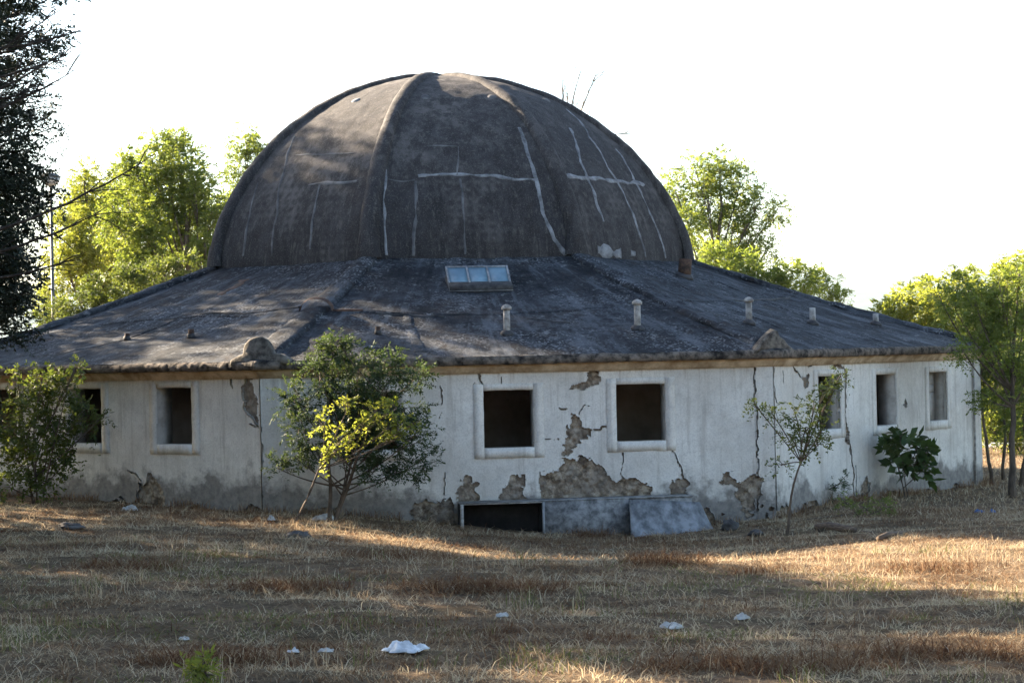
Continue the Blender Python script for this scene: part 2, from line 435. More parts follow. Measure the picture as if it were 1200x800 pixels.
WZ0, WZ1 = 1.37, 2.60      # window opening
WW = 1.08
HOLES = {  # plaster losses traced on each wall's plane
  0: [[(690,424),(702,424),(703,445),(697,455),(683,457),(668,452),(680,447),(688,440)],
      [(676,481),(682,490),(685,500),(697,503),(692,512),(683,517),(672,528),(664,533),(655,523),(663,517),(664,500),(667,487)],
      [(656,535),(682,535),(700,545),(714,555),(718,562),(760,562),(766,570),(764,590),(632,590),(630,555),(650,552),(660,548)],
      [(540,563),(548,558),(556,562),(562,586),(537,586)], [(584,588),(590,570),(600,558),(610,553),(613,560),(618,588)],
      [(784,570),(790,562),(800,560),(806,558),(808,588),(783,588)],
      [(845,552),(855,550),(862,560),(868,567),(885,557),(893,558),(889,575),(885,596),(872,599),(862,575),(847,565)],
      [(484,590),(500,584),(512,588),(528,583),(534,612),(482,614)], [(628,516),(634,523),(628,530),(606,532),(604,528)]],
  -1: [[(285,443),(297,443),(302,468),(305,490),(305,505),(300,497),(290,485),(284,470)],
       [(160,596),(162,562),(170,566),(174,556),(180,557),(182,563),(192,572),(193,592)]],
  1: [[(986,426),(992,430),(991,480),(993,505),(997,520),(992,522),(986,500)], [(941,440),(948,441),(948,452),(942,451)],
      [(1058,470),(1062,466),(1063,475),(1059,478)], [(1010,566),(1016,555),(1020,567),(1018,580),(1008,580)],
      [(944,424),(951,424),(950,431),(945,430)], [(975,424),(986,424),(986,432),(976,433)]],
}
CRACKS = {
  0: [([(780,517),(790,530),(797,545),(803,575),(804,590)], .03), ([(731,532),(730,545),(729,560)], .022), ([(562,436),(563,446),(567,457)], .03),
      ([(555,450),(558,470),(557,500),(560,536)], .018), ([(697,503),(704,503),(712,497)], .04), ([(304.5,490),(305.5,540),(304.5,565),(306,602)], .055),
      ([(680,483),(684,474),(692,474)], .02), ([(654,479),(664,481)], .022), ([(884,424),(886,500),(889,560),(889,596)], .028),
      ([(655,515),(640,516)], .018), ([(516,452),(520,470),(517,490)], .015), ([(712,456),(714,500),(716,530)], .018),
      ([(523,555),(520,580)], .02), ([(588,441),(590,452)], .02)],
  -1: [([(293,497),(303,500)], .03), ([(271,446),(272,455)], .03), ([(150,552),(160,556),(165,562)], .03)],
  1: [([(904.5,424),(905,450),(908,470)], .055), ([(888,452),(900,455),(905,456)], .02), ([(993,505),(997,530),(1000,550),(1001,580)], .055),
      ([(930,432),(937,440),(941,446)], .03), ([(917,428),(918,446)], .03), ([(1040,452),(1041,430)], .015), ([(1003,545),(1004,580)], .04)],
}
WIN_DZ = {0: (-.17, -.20, -.14), -1: (0, 0, 0), 1: (-.08, -.11, -.11)}
WIN_PX = {0: (437, 596, 751), -1: (2, 100, 204), 1: (972, 1038.5, 1099.5)}

def wall_panel(k, step):
    A, d, n, L = face_frame(k)
    z0, z1 = -1.2, ZT + .02
    nt_, nz_ = int(round(L / step)), int(round((z1 - z0) / step))
    te = np.linspace(0, L, nt_ + 1); ze = np.linspace(z0, z1, nz_ + 1)
    tc = (te[:-1] + te[1:]) / 2; zc = (ze[:-1] + ze[1:]) / 2
    T, Z = np.meshgrid(tc, zc)                       # (nz,nt)
    if k in WIN_PX: wins = [wallpx(k, u, 480)[0] for u in WIN_PX[k]]
    else: wins = [L * f for f in (.23, .5, .77)]
    win = np.zeros(T.shape, bool)
    dzs = WIN_DZ.get(k, (0, 0, 0))
    for w, dz in zip(wins, dzs): win |= (abs(T - w) < WW / 2) & (Z > WZ0 + dz) & (Z < WZ1 + dz)
    hole = np.zeros(T.shape, bool)
    if k in HOLES:
        jt = (noise_grid(T, Z, 7, 1) - .5) * .16 + (noise_grid(T, Z, 21, 2) - .5) * .07
        jz = (noise_grid(T, Z, 7, 3) - .5) * .16 + (noise_grid(T, Z, 21, 4) - .5) * .07
        for poly in HOLES[k]: hole |= in_poly(T + jt, Z + jz, [wallpx(k, *p) for p in poly])
        for pts, w in CRACKS[k]:
            q = [wallpx(k, *p) for p in pts]
            dd = seg_dist(T + jt * .45, Z + jz * .45, q)
            hole |= dd < w * (.35 + .5 * noise_grid(T, Z, 5, 9))
        # crumbled foot of the plaster
        foot = noise_grid(T, Z, 2.2, 12) + .35 * noise_grid(T, Z, 9, 13)
        hole |= (Z < -.12 - .028 * (T * d.x + A.x) + .38 * (foot - .78)) & (foot > .80)
    keep = ~win & ~hole
    # vertex relief: corner pilasters stand proud, surface undulates
    TV, ZV = np.meshgrid(te, ze)
    rel = np.where((TV < .40) | (TV > L - .40), .035, 0.0) + (noise_grid(TV, ZV, 1.1, 20 + k) - .5) * .022 + (noise_grid(TV, ZV, 6, 30 + k) - .5) * .008
    def grid_mesh(mask, rel, back, name, mat, parent):
        ii = np.arange((nz_ + 1) * (nt_ + 1)).reshape(nz_ + 1, nt_ + 1)
        P = lambda out: np.stack([A.x + d.x * TV + n.x * out, A.y + d.y * TV + n.y * out, ZV], -1).reshape(-1, 3)
        V = P(rel); q = np.stack([ii[:-1, :-1], ii[:-1, 1:], ii[1:, 1:], ii[1:, :-1]], -1)[mask]
        F = [q]
        if back is not None:
            Vb = P(np.full_like(rel, back)); o = len(V); V = np.concatenate([V, Vb])
            pad = np.pad(mask, 1)
            def rim(nb, a, b):
                m = mask & ~nb
                F.append(np.stack([a[m], a[m] + o, b[m] + o, b[m]], -1))
            rim(pad[1:-1, :-2], ii[:-1, :-1], ii[1:, :-1]); rim(pad[1:-1, 2:], ii[1:, 1:], ii[:-1, 1:])
            rim(pad[:-2, 1:-1], ii[:-1, 1:], ii[:-1, :-1]); rim(pad[2:, 1:-1], ii[1:, :-1], ii[1:, 1:])
        Fq = np.concatenate(F)
        used, inv = np.unique(Fq, return_inverse=True)
        return mk(name, V[used], inv.reshape(-1, 4), mat, parent)
    # masonry core just behind the losses, jambs and inner face
    grow = hole.copy()
    for _ in range(3):
        p = np.pad(grow, 1); grow = p[1:-1, 1:-1] | p[:-2, 1:-1] | p[2:, 1:-1] | p[1:-1, :-2] | p[1:-1, 2:]
    rough = -.075 + (noise_grid(TV, ZV, 9, 41) - .5) * .06 + (noise_grid(TV, ZV, 24, 42) - .5) * .03
    th = .46
    mb = MB()
    # inner face strips around the windows + jambs
    edges = wins
    cuts = [0.0]
    for w in edges: cuts += [w - WW / 2 - .012, w + WW / 2 + .012]
    cuts.append(L)
    for i in range(len(cuts) - 1):
        a, b = cuts[i], cuts[i + 1]
        dz = dzs[i // 2] if i % 2 else 0
        zz = [(z0, z1)] if i % 2 == 0 else [(z0, WZ0 + dz - .012), (WZ1 + dz + .012, z1)]
        for (p, q) in zz:
            mb.add([fp(k, a, p, -th), fp(k, b, p, -th), fp(k, b, q, -th), fp(k, a, q, -th)], [(3, 2, 1, 0)])
    wall = mb.build('wall', MAT['inner'], B)
    if k in HOLES: grid_mesh(~win, rough, None, 'masonry', MAT['masonry'], wall)
    grid_mesh(keep, rel, -.07, 'plaster', MAT['plaster'], wall)
    for w, dz in zip(edges, dzs):
        j = MB(); a, b, lo, hi = w - WW / 2, w + WW / 2, WZ0 + dz, WZ1 + dz
        o0, o1 = .012, -th - .01
        pts = [(a, lo), (b, lo), (b, hi), (a, hi)]
        for i in range(4):
            (t1, q1), (t2, q2) = pts[i], pts[(i + 1) % 4]
            # slabs 4 cm thick lining the opening
            ct, cz = w, (lo + hi) / 2
            e = .05
            def outw(t, q): return (t + (e if t > ct else -e), q + (e if q > cz else -e))
            u1, u2 = outw(t1, q1), outw(t2, q2)
            Vv = [fp(k, t1, q1, o0), fp(k, t2, q2, o0), fp(k, t2, q2, o1), fp(k, t1, q1, o1),
                  fp(k, *u1, o0 - .002), fp(k, *u2, o0 - .002), fp(k, *u2, o1), fp(k, *u1, o1)]
            j.add(Vv, [(0, 1, 2, 3), (4, 7, 6, 5), (0, 4, 5, 1), (3, 2, 6, 7)])
        j.build('window_jamb', MAT['jamb'], wall)
        # raised surround, four bars, ragged
        fw = .215
        fr = MB()
        for (t0, t1, q0, q1) in ((a - fw, a, lo - fw, hi + fw), (b, b + fw, lo - fw, hi + fw), (a, b, hi, hi + fw * .62), (a, b, lo - fw, lo)):
            q1 = min(q1, hi + fw * .62)
            nseg = max(2, int(max(t1 - t0, q1 - q0) / .12))
            vert = (q1 - q0) > (t1 - t0)
            ring = []
            for s in range(nseg + 1):
                f = s / nseg
                jt = lambda sd: .018 * nz(f * 9 + sd, w * 3 + k, t0)
                if vert: pr = [(t0 + jt(1), q0 + (q1 - q0) * f), (t1 + jt(2) * .5, q0 + (q1 - q0) * f)]
                else: pr = [(t0 + (t1 - t0) * f, q1 + jt(3) * .5), (t0 + (t1 - t0) * f, q0 + jt(4))]
                o = .017 + .006 * nz(f * 5, w, k + 8)
                ring.append([fp(k, *pr[0], -.02), fp(k, *pr[0], o), fp(k, *pr[1], o), fp(k, *pr[1], -.02)])
            Vv = [p for r in ring for p in r]; Ff = []
            for s in range(nseg):
                for e_ in range(3): Ff.append((s * 4 + e_, s * 4 + e_ + 1, s * 4 + 4 + e_ + 1, s * 4 + 4 + e_))
            Ff += [(0, 3, 2, 1), (nseg * 4, nseg * 4 + 1, nseg * 4 + 2, nseg * 4 + 3)]
            fr.add(Vv, Ff)
        fr.build('window_surround', MAT['plaster'], wall)
    return wall, edges
walls = {}
for k in range(-2, 6):
    kk = k if k in (-1, 0, 1) else k
    walls[k] = wall_panel(kk, .022 if k in (0,) else (.026 if k in (-1, 1) else .12))

# broken inner board in the right wall's end window
wk, we = walls[1]
tw = we[2]
bd = MB()
for (a, b, lo, hi) in ((-.54, -.181, 1.26, 1.50), (-.54, -.40, 1.502, 1.95), (-.54, .54, 1.952, 2.15), (-.18, .54, 1.26, 1.95), (-.10, .54, 2.152, 2.49)):
    c = fp(1, tw + (a + b) / 2, (lo + hi) / 2, -.36); A, d, n, L = face_frame(1)
    bd.box(c, d * ((b - a) / 2), n * .02, Vector((0, 0, (hi - lo) / 2)))
bd.build('broken_board', MAT['jamb'], wk)
# downpipe on the right wall's far corner
tp, _ = wallpx(1, 1140, 500)
pp = MB(); pp.tube([fp(1, tp, -.75, .05), fp(1, tp, 1.0, .05), fp(1, tp, 2.86, .05)], .028, 8)
pp.build('drain_pipe', MAT['pipe'], wk, True)

# interior: floor and an inner ring wall
def ring_wall(Rr, z0, z1, name, mat, flip=False):
    V = []; F = []
    for k in range(8):
        p = corner_dir(k) * Rr; V += [(p.x, p.y, z0), (p.x, p.y, z1)]
    for k in range(8):
        a, b = 2 * k, 2 * ((k + 1) % 8); F.append((a, b, b + 1, a + 1))
    return mk(name, V, F, mat, B)
ring_wall(R_W - 3.6, -.9, 4.2, 'interior_wall', MAT['inner'])
V = [tuple(corner_dir(k) * (R_W - .3) + Vector((0, 0, -.25))) for k in range(8)]
mk('interior_floor', V, [tuple(range(8))], MAT['inner'], B)
mb = MB()
for k in range(8):
    p = (corner_dir(k) + corner_dir(k + 1)) * .5
    for f in (-.27, .27):
        mb = MB()
        dd = (corner_dir(k + 1) - corner_dir(k)).normalized(); nn = p.normalized()
        mb.box(nn * (R_W * .924 - 2.0) + dd * (SIDE * f * .6) + Vector((0, 0, 1.0)), nn * 1.5, dd * .06, Vector((0, 0, 1.9)))
        mb.build('partition_wall', MAT['inner'], B)

# cornice: moulding and eave slab, one of each per side, worn edges
def sweep_side(k, prof, name, mat, jit, nseg=260, sag=0.0, seed=0):
    V = []; m = len(prof)
    for i in range(nseg + 1):
        f = i / nseg
        for (o, z) in prof:
            Rr = (R_W * math.cos(math.pi / 8) + o) / math.cos(math.pi / 8)
            p = corner_dir(k) * Rr * (1 - f) + corner_dir(k + 1) * Rr * f
            e = min(1, min(f, 1 - f) * 25)
            w = 1 + jit * 0
            j1 = jit * (nz(p.x, p.y, z * 2 + seed, 1.6) + .7 * nz(p.x, p.y, z * 3 + seed, 6) + .6 * nz(p.x, p.y, z * 3 + seed, 15)) * e
            nn = (corner_dir(k) + corner_dir(k + 1)).normalized()
            V.append((p.x + nn.x * j1, p.y + nn.y * j1, z + j1 * .6 + sag * math.sin(f * 9 + k)))
    F = []
    for i in range(nseg):
        for j in range(m):
            a, b = i * m + j, i * m + (j + 1) % m; F.append((a, a + m, b + m, b))
    F += [tuple(range(m)), tuple(nseg * m + j for j in range(m))[::-1]]
    return mk(name, V, F, mat, B)
for k in range(8):
    sweep_side(k, [(-.10, ZT - .03), (.06, ZT - .03), (.075, ZT + .03), (.16, ZT + .10), (.17, ZT + .152), (-.10, ZT + .152)], 'cornice_moulding', MAT['moulding'], .014, seed=3)
    sweep_side(k, [(-.2, ZT + .148), (.30, ZT + .145), (.335, ZT + .18), (.335, ZT + .25), (.325, ZT + .30), (.28, ZT + .335), (-.2, ZT + .36)], 'eave_slab', MAT['fascia'], .022, seed=8)

# roof panels
O_E, Z_E = .30, ZT + .325
R_E = (R_W * math.cos(math.pi / 8) + O_E) / math.cos(math.pi / 8)
R_I, Z_I = RD - .25, ZD + .05
def roof_pt(k, f, g, h=0.0):
    """f along the side, g from eave (0) to dome (1)"""
    Rr = R_E + (R_I - R_E) * g; z = Z_E + (Z_I - Z_E) * g - .10 * math.sin(math.pi * g)
    p = corner_dir(k) * Rr * (1 - f) + corner_dir(k + 1) * Rr * f
    return Vector((p.x, p.y, z + h))
panels = {}
for k in range(8):
    nf, ng = 70, 46
    V = []
    for j in range(ng + 1):
        for i in range(nf + 1):
            p = roof_pt(k, i / nf, j / ng)
            e = min(1, min(j, ng - j) / 3)
            h = (.035 * nz(p.x, p.y, 1, .9) + .02 * nz(p.x, p.y, 5, 2.8)) * e
            V.append((p.x, p.y, p.z + h))
    ii = np.arange((nf + 1) * (ng + 1)).reshape(ng + 1, nf + 1)
    F = np.stack([ii[:-1, :-1], ii[:-1, 1:], ii[1:, 1:], ii[1:, :-1]], -1).reshape(-1, 4)
    panels[k if k < 6 else k - 8] = mk('roof_panel', V, F, MAT['roof'], B, smooth=True)
def roofpx(k, u, v):
    """pixel to (f,g) on the roof panel of side k"""
    n = (corner_dir(k) + corner_dir(k + 1)).normalized()
    e = roof_pt(k, .5, 0); t = roof_pt(k, .5, 1)
    dn = (t - e); side = (corner_dir(k + 1) - corner_dir(k)).normalized(); N = side.cross(dn).normalized()
    dr = ray(u, v); s = (e - Vector((0, 0, .07)) - CAMP).dot(N) / dr.dot(N); P = CAMP + dr * s
    g = (P - e).dot(dn) / dn.length_squared
    Rr = R_E + (R_I - R_E) * g; w = Rr * 2 * math.sin(math.pi / 8)
    f = (P - e).dot(side) / w + .5
    return f, g
def strip_on(ptfun, pts, w, h, name, mat, parent, sub=10, jit=.25, seed=0):
    """raised strip following points on a surface; ptfun gives (point, normal)"""
    P = []
    for a, b in zip(pts[:-1], pts[1:]):
        for i in range(sub): P.append((a[0] + (b[0] - a[0]) * i / sub, a[1] + (b[1] - a[1]) * i / sub))
    P.append(pts[-1])
    Q = [ptfun(*p) for p in P]
    V = []; F = []
    for i, (p, n) in enumerate(Q):
        t = (Q[min(i + 1, len(Q) - 1)][0] - Q[max(i - 1, 0)][0])
        if t.length < 1e-6: t = Vector((1, 0, 0))
        t.normalize(); sd = t.cross(n).normalized()
        ww = w * (1 + jit * nz(p.x * 2, p.y * 2, p.z * 2 + seed, 1.3) * 1.6 + jit * nz(p.x, p.y, p.z + seed, 6))
        ww = max(ww, .012); off = sd * (w * jit * nz(p.x, p.y, p.z + seed + 4, 2.2))
        hh = h * (1 + .5 * nz(p.x, p.y, p.z, 3))
        for a, b in ((-1, -.02), (-.7, hh), (0, hh * 1.15), (.7, hh), (1, -.02)):
            V.append(p + off + sd * (a * ww / 2) + n * b)
    for i in range(len(Q) - 1):
        for j in range(4): F.append((i * 5 + j, i * 5 + j + 1, i * 5 + 6 + j, i * 5 + 5 + j))
    return mk(name, V, F, mat, parent, smooth=False)
def roof_fun(k):
    n = (roof_pt(k, .9, .2) - roof_pt(k, .1, .2)).cross(roof_pt(k, .5, 1) - roof_pt(k, .5, 0)).normalized()
    def fn(f, g):
        p = roof_pt(k, f, g)
        p.z += (.035 * nz(p.x, p.y, 1, .9) + .02 * nz(p.x, p.y, 5, 2.8))
        return p, n
    return fn
def roof_strip(k, px, w, h, name, mat, **kw):
    return strip_on(roof_fun(k), [roofpx(k, *p) for p in px], w, h, name, mat, panels[k], **kw)
# lifted membrane laps and patch joints
roof_strip(-1, [(120, 378), (200, 371), (290, 367), (358, 361)], .26, .018, 'membrane_lap', MAT['roof'])
roof_strip(-1, [(235, 368.5), (290, 365.5), (352, 359.5)], .07, .05, 'membrane_tear', MAT['tar'], jit=.8)
roof_strip(-1, [(256, 345), (272, 339), (290, 328)], .26, .012, 'torn_membrane', MAT['rust'], jit=.8)
roof_strip(-1, [(60, 418), (140, 400), (210, 372)], .12, .012, 'membrane_lap', MAT['roof'], jit=.5)
roof_strip(0, [(372, 362), (430, 363), (500, 366), (560, 367), (640, 364), (720, 356)], .22, .016, 'membrane_lap', MAT['roof'], jit=.5)
roof_strip(0, [(390, 362.5), (425, 362.5)], .10, .05, 'torn_membrane', MAT['rust'], jit=.7)
roof_strip(0, [(440, 366), (480, 368), (520, 370)], .06, .03, 'membrane_tear', MAT['tar'], jit=.9)
roof_strip(0, [(475, 366), (486, 396), (492, 414)], .30, .012, 'membrane_patch', MAT['roof'], jit=.3)
roof_strip(0, [(690, 318), (760, 352), (830, 388)], .34, .012, 'membrane_patch', MAT['roof'], jit=.3)
roof_strip(0, [(618, 372), (655, 377), (668, 378)], .05, .02, 'membrane_tear', MAT['tar'], jit=.9)
roof_strip(0, [(440, 304), (560, 308), (672, 303)], .32, .02, 'dome_flashing', MAT['roof'], jit=.4)
roof_strip(1, [(792, 351), (860, 350), (945, 345)], .16, .016, 'membrane_lap', MAT['roof'], jit=.5)
roof_strip(1, [(860, 351), (925, 348)], .05, .03, 'membrane_tear', MAT['tar'], jit=.8)
roof_strip(1, [(840, 330), (930, 365), (1030, 402)], .12, .010, 'membrane_lap', MAT['roof'], jit=.5)
roof_strip(1, [(760, 318), (860, 362), (960, 402)], .12, .010, 'membrane_lap', MAT['roof'], jit=.5)

# hip ridges
for k in range(8):
    V = []; F = []; ns = 60; m = 9
    dk = corner_dir(k); sd = Vector((-dk.y, dk.x, 0))
    for i in range(ns + 1):
        g = i / ns
        Rr = R_E - .55 + (RD + .05 - (R_E - .55)) * g
        gg = (R_E - Rr) / (R_E - R_I); z = Z_E + (Z_I - Z_E) * gg - .10 * math.sin(math.pi * min(1, gg))
        w = .34 - .08 * g; h = .135
        for j in range(m):
            a = math.pi * j / (m - 1)
            p = dk * Rr + sd * (math.cos(a) * w) + Vector((0, 0, z - .04 + math.sin(a) ** .55 * h))
            q = .05 * nz(p.x, p.y, p.z, 1.4) + .035 * nz(p.x, p.y, p.z, 5)
            if .47 < g < .53: q -= .03
            V.append(p + Vector((0, 0, q)) + sd * q * .5)
    for i in range(ns):
        for j in range(m - 1): F.append((i * m + j, (i + 1) * m + j, (i + 1) * m + j + 1, i * m + j + 1))
    F.append(tuple(range(m)))
    mk('hip_ridge', V, F, MAT['roof'], B, smooth=True)
# broken collar on the left ridge
dk = corner_dir(0)
def ridge_collar(k, g):
    dk = corner_dir(k); sd = Vector((-dk.y, dk.x, 0)); V = []; F = []
    for i, gg in enumerate((g - .012, g, g + .012)):
        Rr = R_E - .55 + (RD - R_E + .6) * gg; q = (R_E - Rr) / (R_E - R_I); z = Z_E + (Z_I - Z_E) * q - .1 * math.sin(math.pi * q)
        for j in range(9):
            a = math.pi * j / 8
            V.append(dk * Rr + sd * (math.cos(a) * .40) + Vector((0, 0, z - .02 + math.sin(a) * (.29 + (.03 if i == 1 else 0)))))
    for i in range(2):
        for j in range(8): F.append((i * 9 + j, i * 9 + 9 + j, i * 9 + 10 + j, i * 9 + j + 1))
    mk('ridge_collar', V, F, MAT['rust'], B)
ridge_collar(0, .47)

# corner finials: stepped lobed stone at the left corner, eroded pointed ones elsewhere
def finial(k, prof, thick, seed, back=.30):
    dk = corner_dir(k); sd = Vector((-dk.y, dk.x, 0))
    c = dk * (R_E - back); V = []; F = []
    n = len(prof)
    for lay, (o, sc) in enumerate(((thick, .93), (thick * .7, 1), (-thick * .7, 1), (-thick, .93))):
        for (x, z) in prof:
            p = c + dk * o + sd * (x * sc) + Vector((0, 0, Z_E - .06 + z * sc))
            q = .02 * nz(p.x + seed, p.y, p.z, 5)
            V.append(p + Vector((q, q, q if z > .05 else 0)))
    for l in range(3):
        for i in range(n): F.append((l * n + i, l * n + (i + 1) % n, l * n + n + (i + 1) % n, l * n + n + i))
    F.append(tuple(range(n))[::-1]); F.append(tuple(3 * n + i for i in range(n)))
    mk('finial', V, F, MAT['stone'], B)
lobed = [(-.62, 0), (-.60, .10), (-.46, .17), (-.33, .22)] + [(.31 * math.cos(a), .30 + .28 * math.sin(a)) for a in np.linspace(math.pi * .95, math.pi * .05, 9)] + [(.36, .24), (.52, .20), (.70, .10), (.74, 0)]
point = [(-.60, 0), (-.52, .10), (-.38, .24), (-.22, .38), (-.10, .46), (.0, .52), (.06, .50), (.14, .36), (.24, .30), (.36, .16), (.52, .08), (.58, 0)]
for k in range(8): finial(k, lobed if k % 2 == 0 else point, .12, k)

# dome
def dome_r(z):
    h = min(1, max(0, (z - ZD) / (ZA - ZD))); return RD * math.sqrt(max(0, 1 - h ** 1.62))
def oct_fac(az):
    a0 = -math.pi / 2 + OCT_A
    loc = (az - a0 + math.pi / 8) % (math.pi / 4) - math.pi / 8
    return 1 - .78 * (1 - math.cos(math.pi / 8) / math.cos(loc))
def dome_pt(az, h, off=0.0):
    z = ZD + (ZA - ZD) * h; r = dome_r(z) * oct_fac(az)
    r2 = dome_r(min(ZA, z + .02)); slope = max(0, (dome_r(max(ZD, z - .02)) - r2) / .04) if 0 < h < 1 else 0
    n = Vector((math.cos(az), math.sin(az), slope)).normalized()
    if h >= .999: n = Vector((0, 0, 1))
    p = Vector((math.cos(az) * r, math.sin(az) * r, z))
    return p + n * (off + .030 * nz(p.x, p.y, p.z, .8) + .014 * nz(p.x, p.y, p.z, 3.0)), n
HS = [math.sin(t) for t in np.linspace(0, math.pi / 2, 71)]
HS = [-.03] + HS
V = []; F = []; NA = 256
for h in HS:
    for i in range(NA):
        az = 2 * math.pi * i / NA
        if h < 0: p, n = dome_pt(az, 0); p = p + Vector((0, 0, -.3))
        else: p, n = dome_pt(az, h)
        V.append(p)
for j in range(len(HS) - 1):
    for i in range(NA): F.append((j * NA + i, j * NA + (i + 1) % NA, (j + 1) * NA + (i + 1) % NA, (j + 1) * NA + i))
dome = mk('dome', V, F, MAT['dome'], B, smooth=True)
for k in range(8):
    a0 = -math.pi / 2 + OCT_A + (k - .5) * math.pi / 4
    V = []; F = []; m = 9; hs = [math.sin(t) for t in np.linspace(0, math.pi / 2 * .985, 70)]
    tang = Vector((-math.sin(a0), math.cos(a0), 0))
    for h in hs:
        p, n = dome_pt(a0, h); w = .25 - .07 * h + .10 * max(0, .12 - h) / .12; hh = .14 - .04 * h
        for j in range(m):
            a = math.pi * j / (m - 1)
            q = 1 + .10 * nz(p.x, p.y, p.z, 1.3) + .08 * nz(p.x + j, p.y, p.z, 4)
            V.append(p + tang * (math.cos(a) * w * q) + n * (-.06 + (hh + .06) * math.sin(a) ** .7 * q))
    for i in range(len(hs) - 1):
        for j in range(m - 1): F.append((i * m + j, i * m + j + 1, (i + 1) * m + j + 1, (i + 1) * m + j))
    mk('dome_rib', V, F, MAT['dome'], dome, smooth=True)
# crown ring
V = []; F = []; m = 40; prof = [(1.05, -.12), (1.05, .02), (.9, .09), (.0, .14)]
# cement repair lines, traced on the dome's surface
def domepx(u, v):
    dr = ray(u, v); s = 44.0
    for _ in range(1500):
        P = CAMP + dr * s
        if P.z > ZD - .3:
            az = math.atan2(P.y, P.x); rr = dome_r(P.z) * oct_fac(az)
            if math.hypot(P.x, P.y) < rr: break
        s += .01
    return math.atan2(P.y, P.x), min(.995, max(0, (P.z - ZD) / (ZA - ZD)))
def dome_line(px, w, mat, name='cement_line', h=.010, **kw):
    kw.setdefault('jit', .65)
    strip_on(lambda a, b: dome_pt(a, b), [domepx(*p) for p in px], w, h, name, mat, dome, **kw)
C1, C2 = MAT['cement'], MAT['cement2']
dome_line([(490, 206), (530, 204), (580, 206), (627, 211)], .10, C1)
dome_line([(656, 206), (690, 209), (720, 212), (754, 216)], .12, C1)
dome_line([(487, 212), (487, 250), (484, 300)], .08, C2)
dome_line([(452, 172), (452, 200), (451, 250), (452, 299)], .07, C1)
dome_line([(608, 150), (622, 190), (630, 215), (636, 250), (650, 280), (664, 298)], .13, C1, jit=.4)
dome_line([(668, 150), (680, 190), (690, 215), (700, 240), (707, 260)], .09, C1)
dome_line([(664, 128), (690, 160), (712, 196), (730, 225), (748, 270), (756, 305)], .09, C1)
dome_line([(722, 175), (742, 210), (762, 250), (780, 303)], .10, C1)
dome_line([(648, 195), (665, 240), (682, 296)], .12, C2)
dome_line([(535, 206), (537, 172), (500, 171)], .05, C2)
dome_line([(540, 210), (543, 250), (545, 298)], .05, C2)
dome_line([(362, 216), (418, 213)], .09, C2)
dome_line([(346, 182), (415, 180)], .05, C2)
dome_line([(375, 216), (368, 250), (364, 292)], .06, C2)
dome_line([(345, 160), (333, 200), (325, 250), (318, 300)], .07, C2)
dome_line([(302, 214), (293, 250), (285, 300)], .06, C2)
dome_line([(455, 210), (472, 212), (486, 210)], .05, C2)
dome_line([(700, 296), (727, 298)], .30, C1, name='cement_patch', sub=14, jit=.5)
dome_line([(738, 295), (744, 296)], .18, C1, name='cement_patch', sub=14, jit=.5)
for (u, v, w) in ((417, 118, .34), (498, 114, .34), (577, 114, .34), (640, 118, .34)):
    az, h = domepx(u, v); p, n = dome_pt(az, h)
    t = Vector((-math.sin(az), math.cos(az), 0)); b = n.cross(t)
    V = [p + n * .05]; m = 12
    for rr, hh in ((.07, .03), (.11, .02), (.14, -.02)):
        for i in range(m):
            a = 2 * math.pi * i / m; V.append(p + t * (math.cos(a) * rr) + b * (math.sin(a) * rr) + n * hh)
    F = [(0, 1 + i, 1 + (i + 1) % m) for i in range(m)]
    for r_ in range(2): F += [(1 + r_ * m + i, 1 + r_ * m + m + i, 1 + r_ * m + m + (i + 1) % m, 1 + r_ * m + (i + 1) % m) for i in range(m)]
    mk('dome_light', V, F, MAT['cement' if u == 417 else 'cement2'], dome, smooth=True)

# skylight
q = [roofpx(0, *p) for p in ((527, 346), (594, 346), (594, 322), (527, 322))]
fn = roof_fun(0); pc, rn = fn(sum(a[0] for a in q) / 4, sum(a[1] for a in q) / 4)
side = (corner_dir(1) - corner_dir(0)).normalized(); upd = rn.cross(side).normalized()
if upd.z < 0: upd = -upd
hw = 1.46 / 2; hl_ = .47
sk = MB()
lift = Vector((0, 0, 1)) * .02
tiltN = (rn + upd * -.35).normalized(); tiltU = tiltN.cross(side); tiltU = tiltU if tiltU.z > 0 else -tiltU
tc_ = pc + rn * .17
# curb
sk.box(pc + rn * .04 - upd * 0.0, side * (hw + .02), upd * (hl_ + .01), rn * .10)
skl = sk.build('skylight', MAT['tar'], B)
frm = MB()
for i in range(4): frm.box(tc_ + side * (-hw + i * 2 * hw / 3) , side * .022, tiltU * (hl_ + .03), tiltN * .03)
for s in (-1, 1): frm.box(tc_ + tiltU * s * (hl_ + .01), side * (hw + .02), tiltU * .024, tiltN * .027)
frm.build('frame', MAT['metal'], skl)
for i in range(3):
    pn = MB(); pn.box(tc_ + side * (-hw + (i + .5) * 2 * hw / 3), side * (hw / 3 - .023), tiltU * (hl_ - .016), tiltN * .012); pn.build('pane', MAT['glass'], skl)

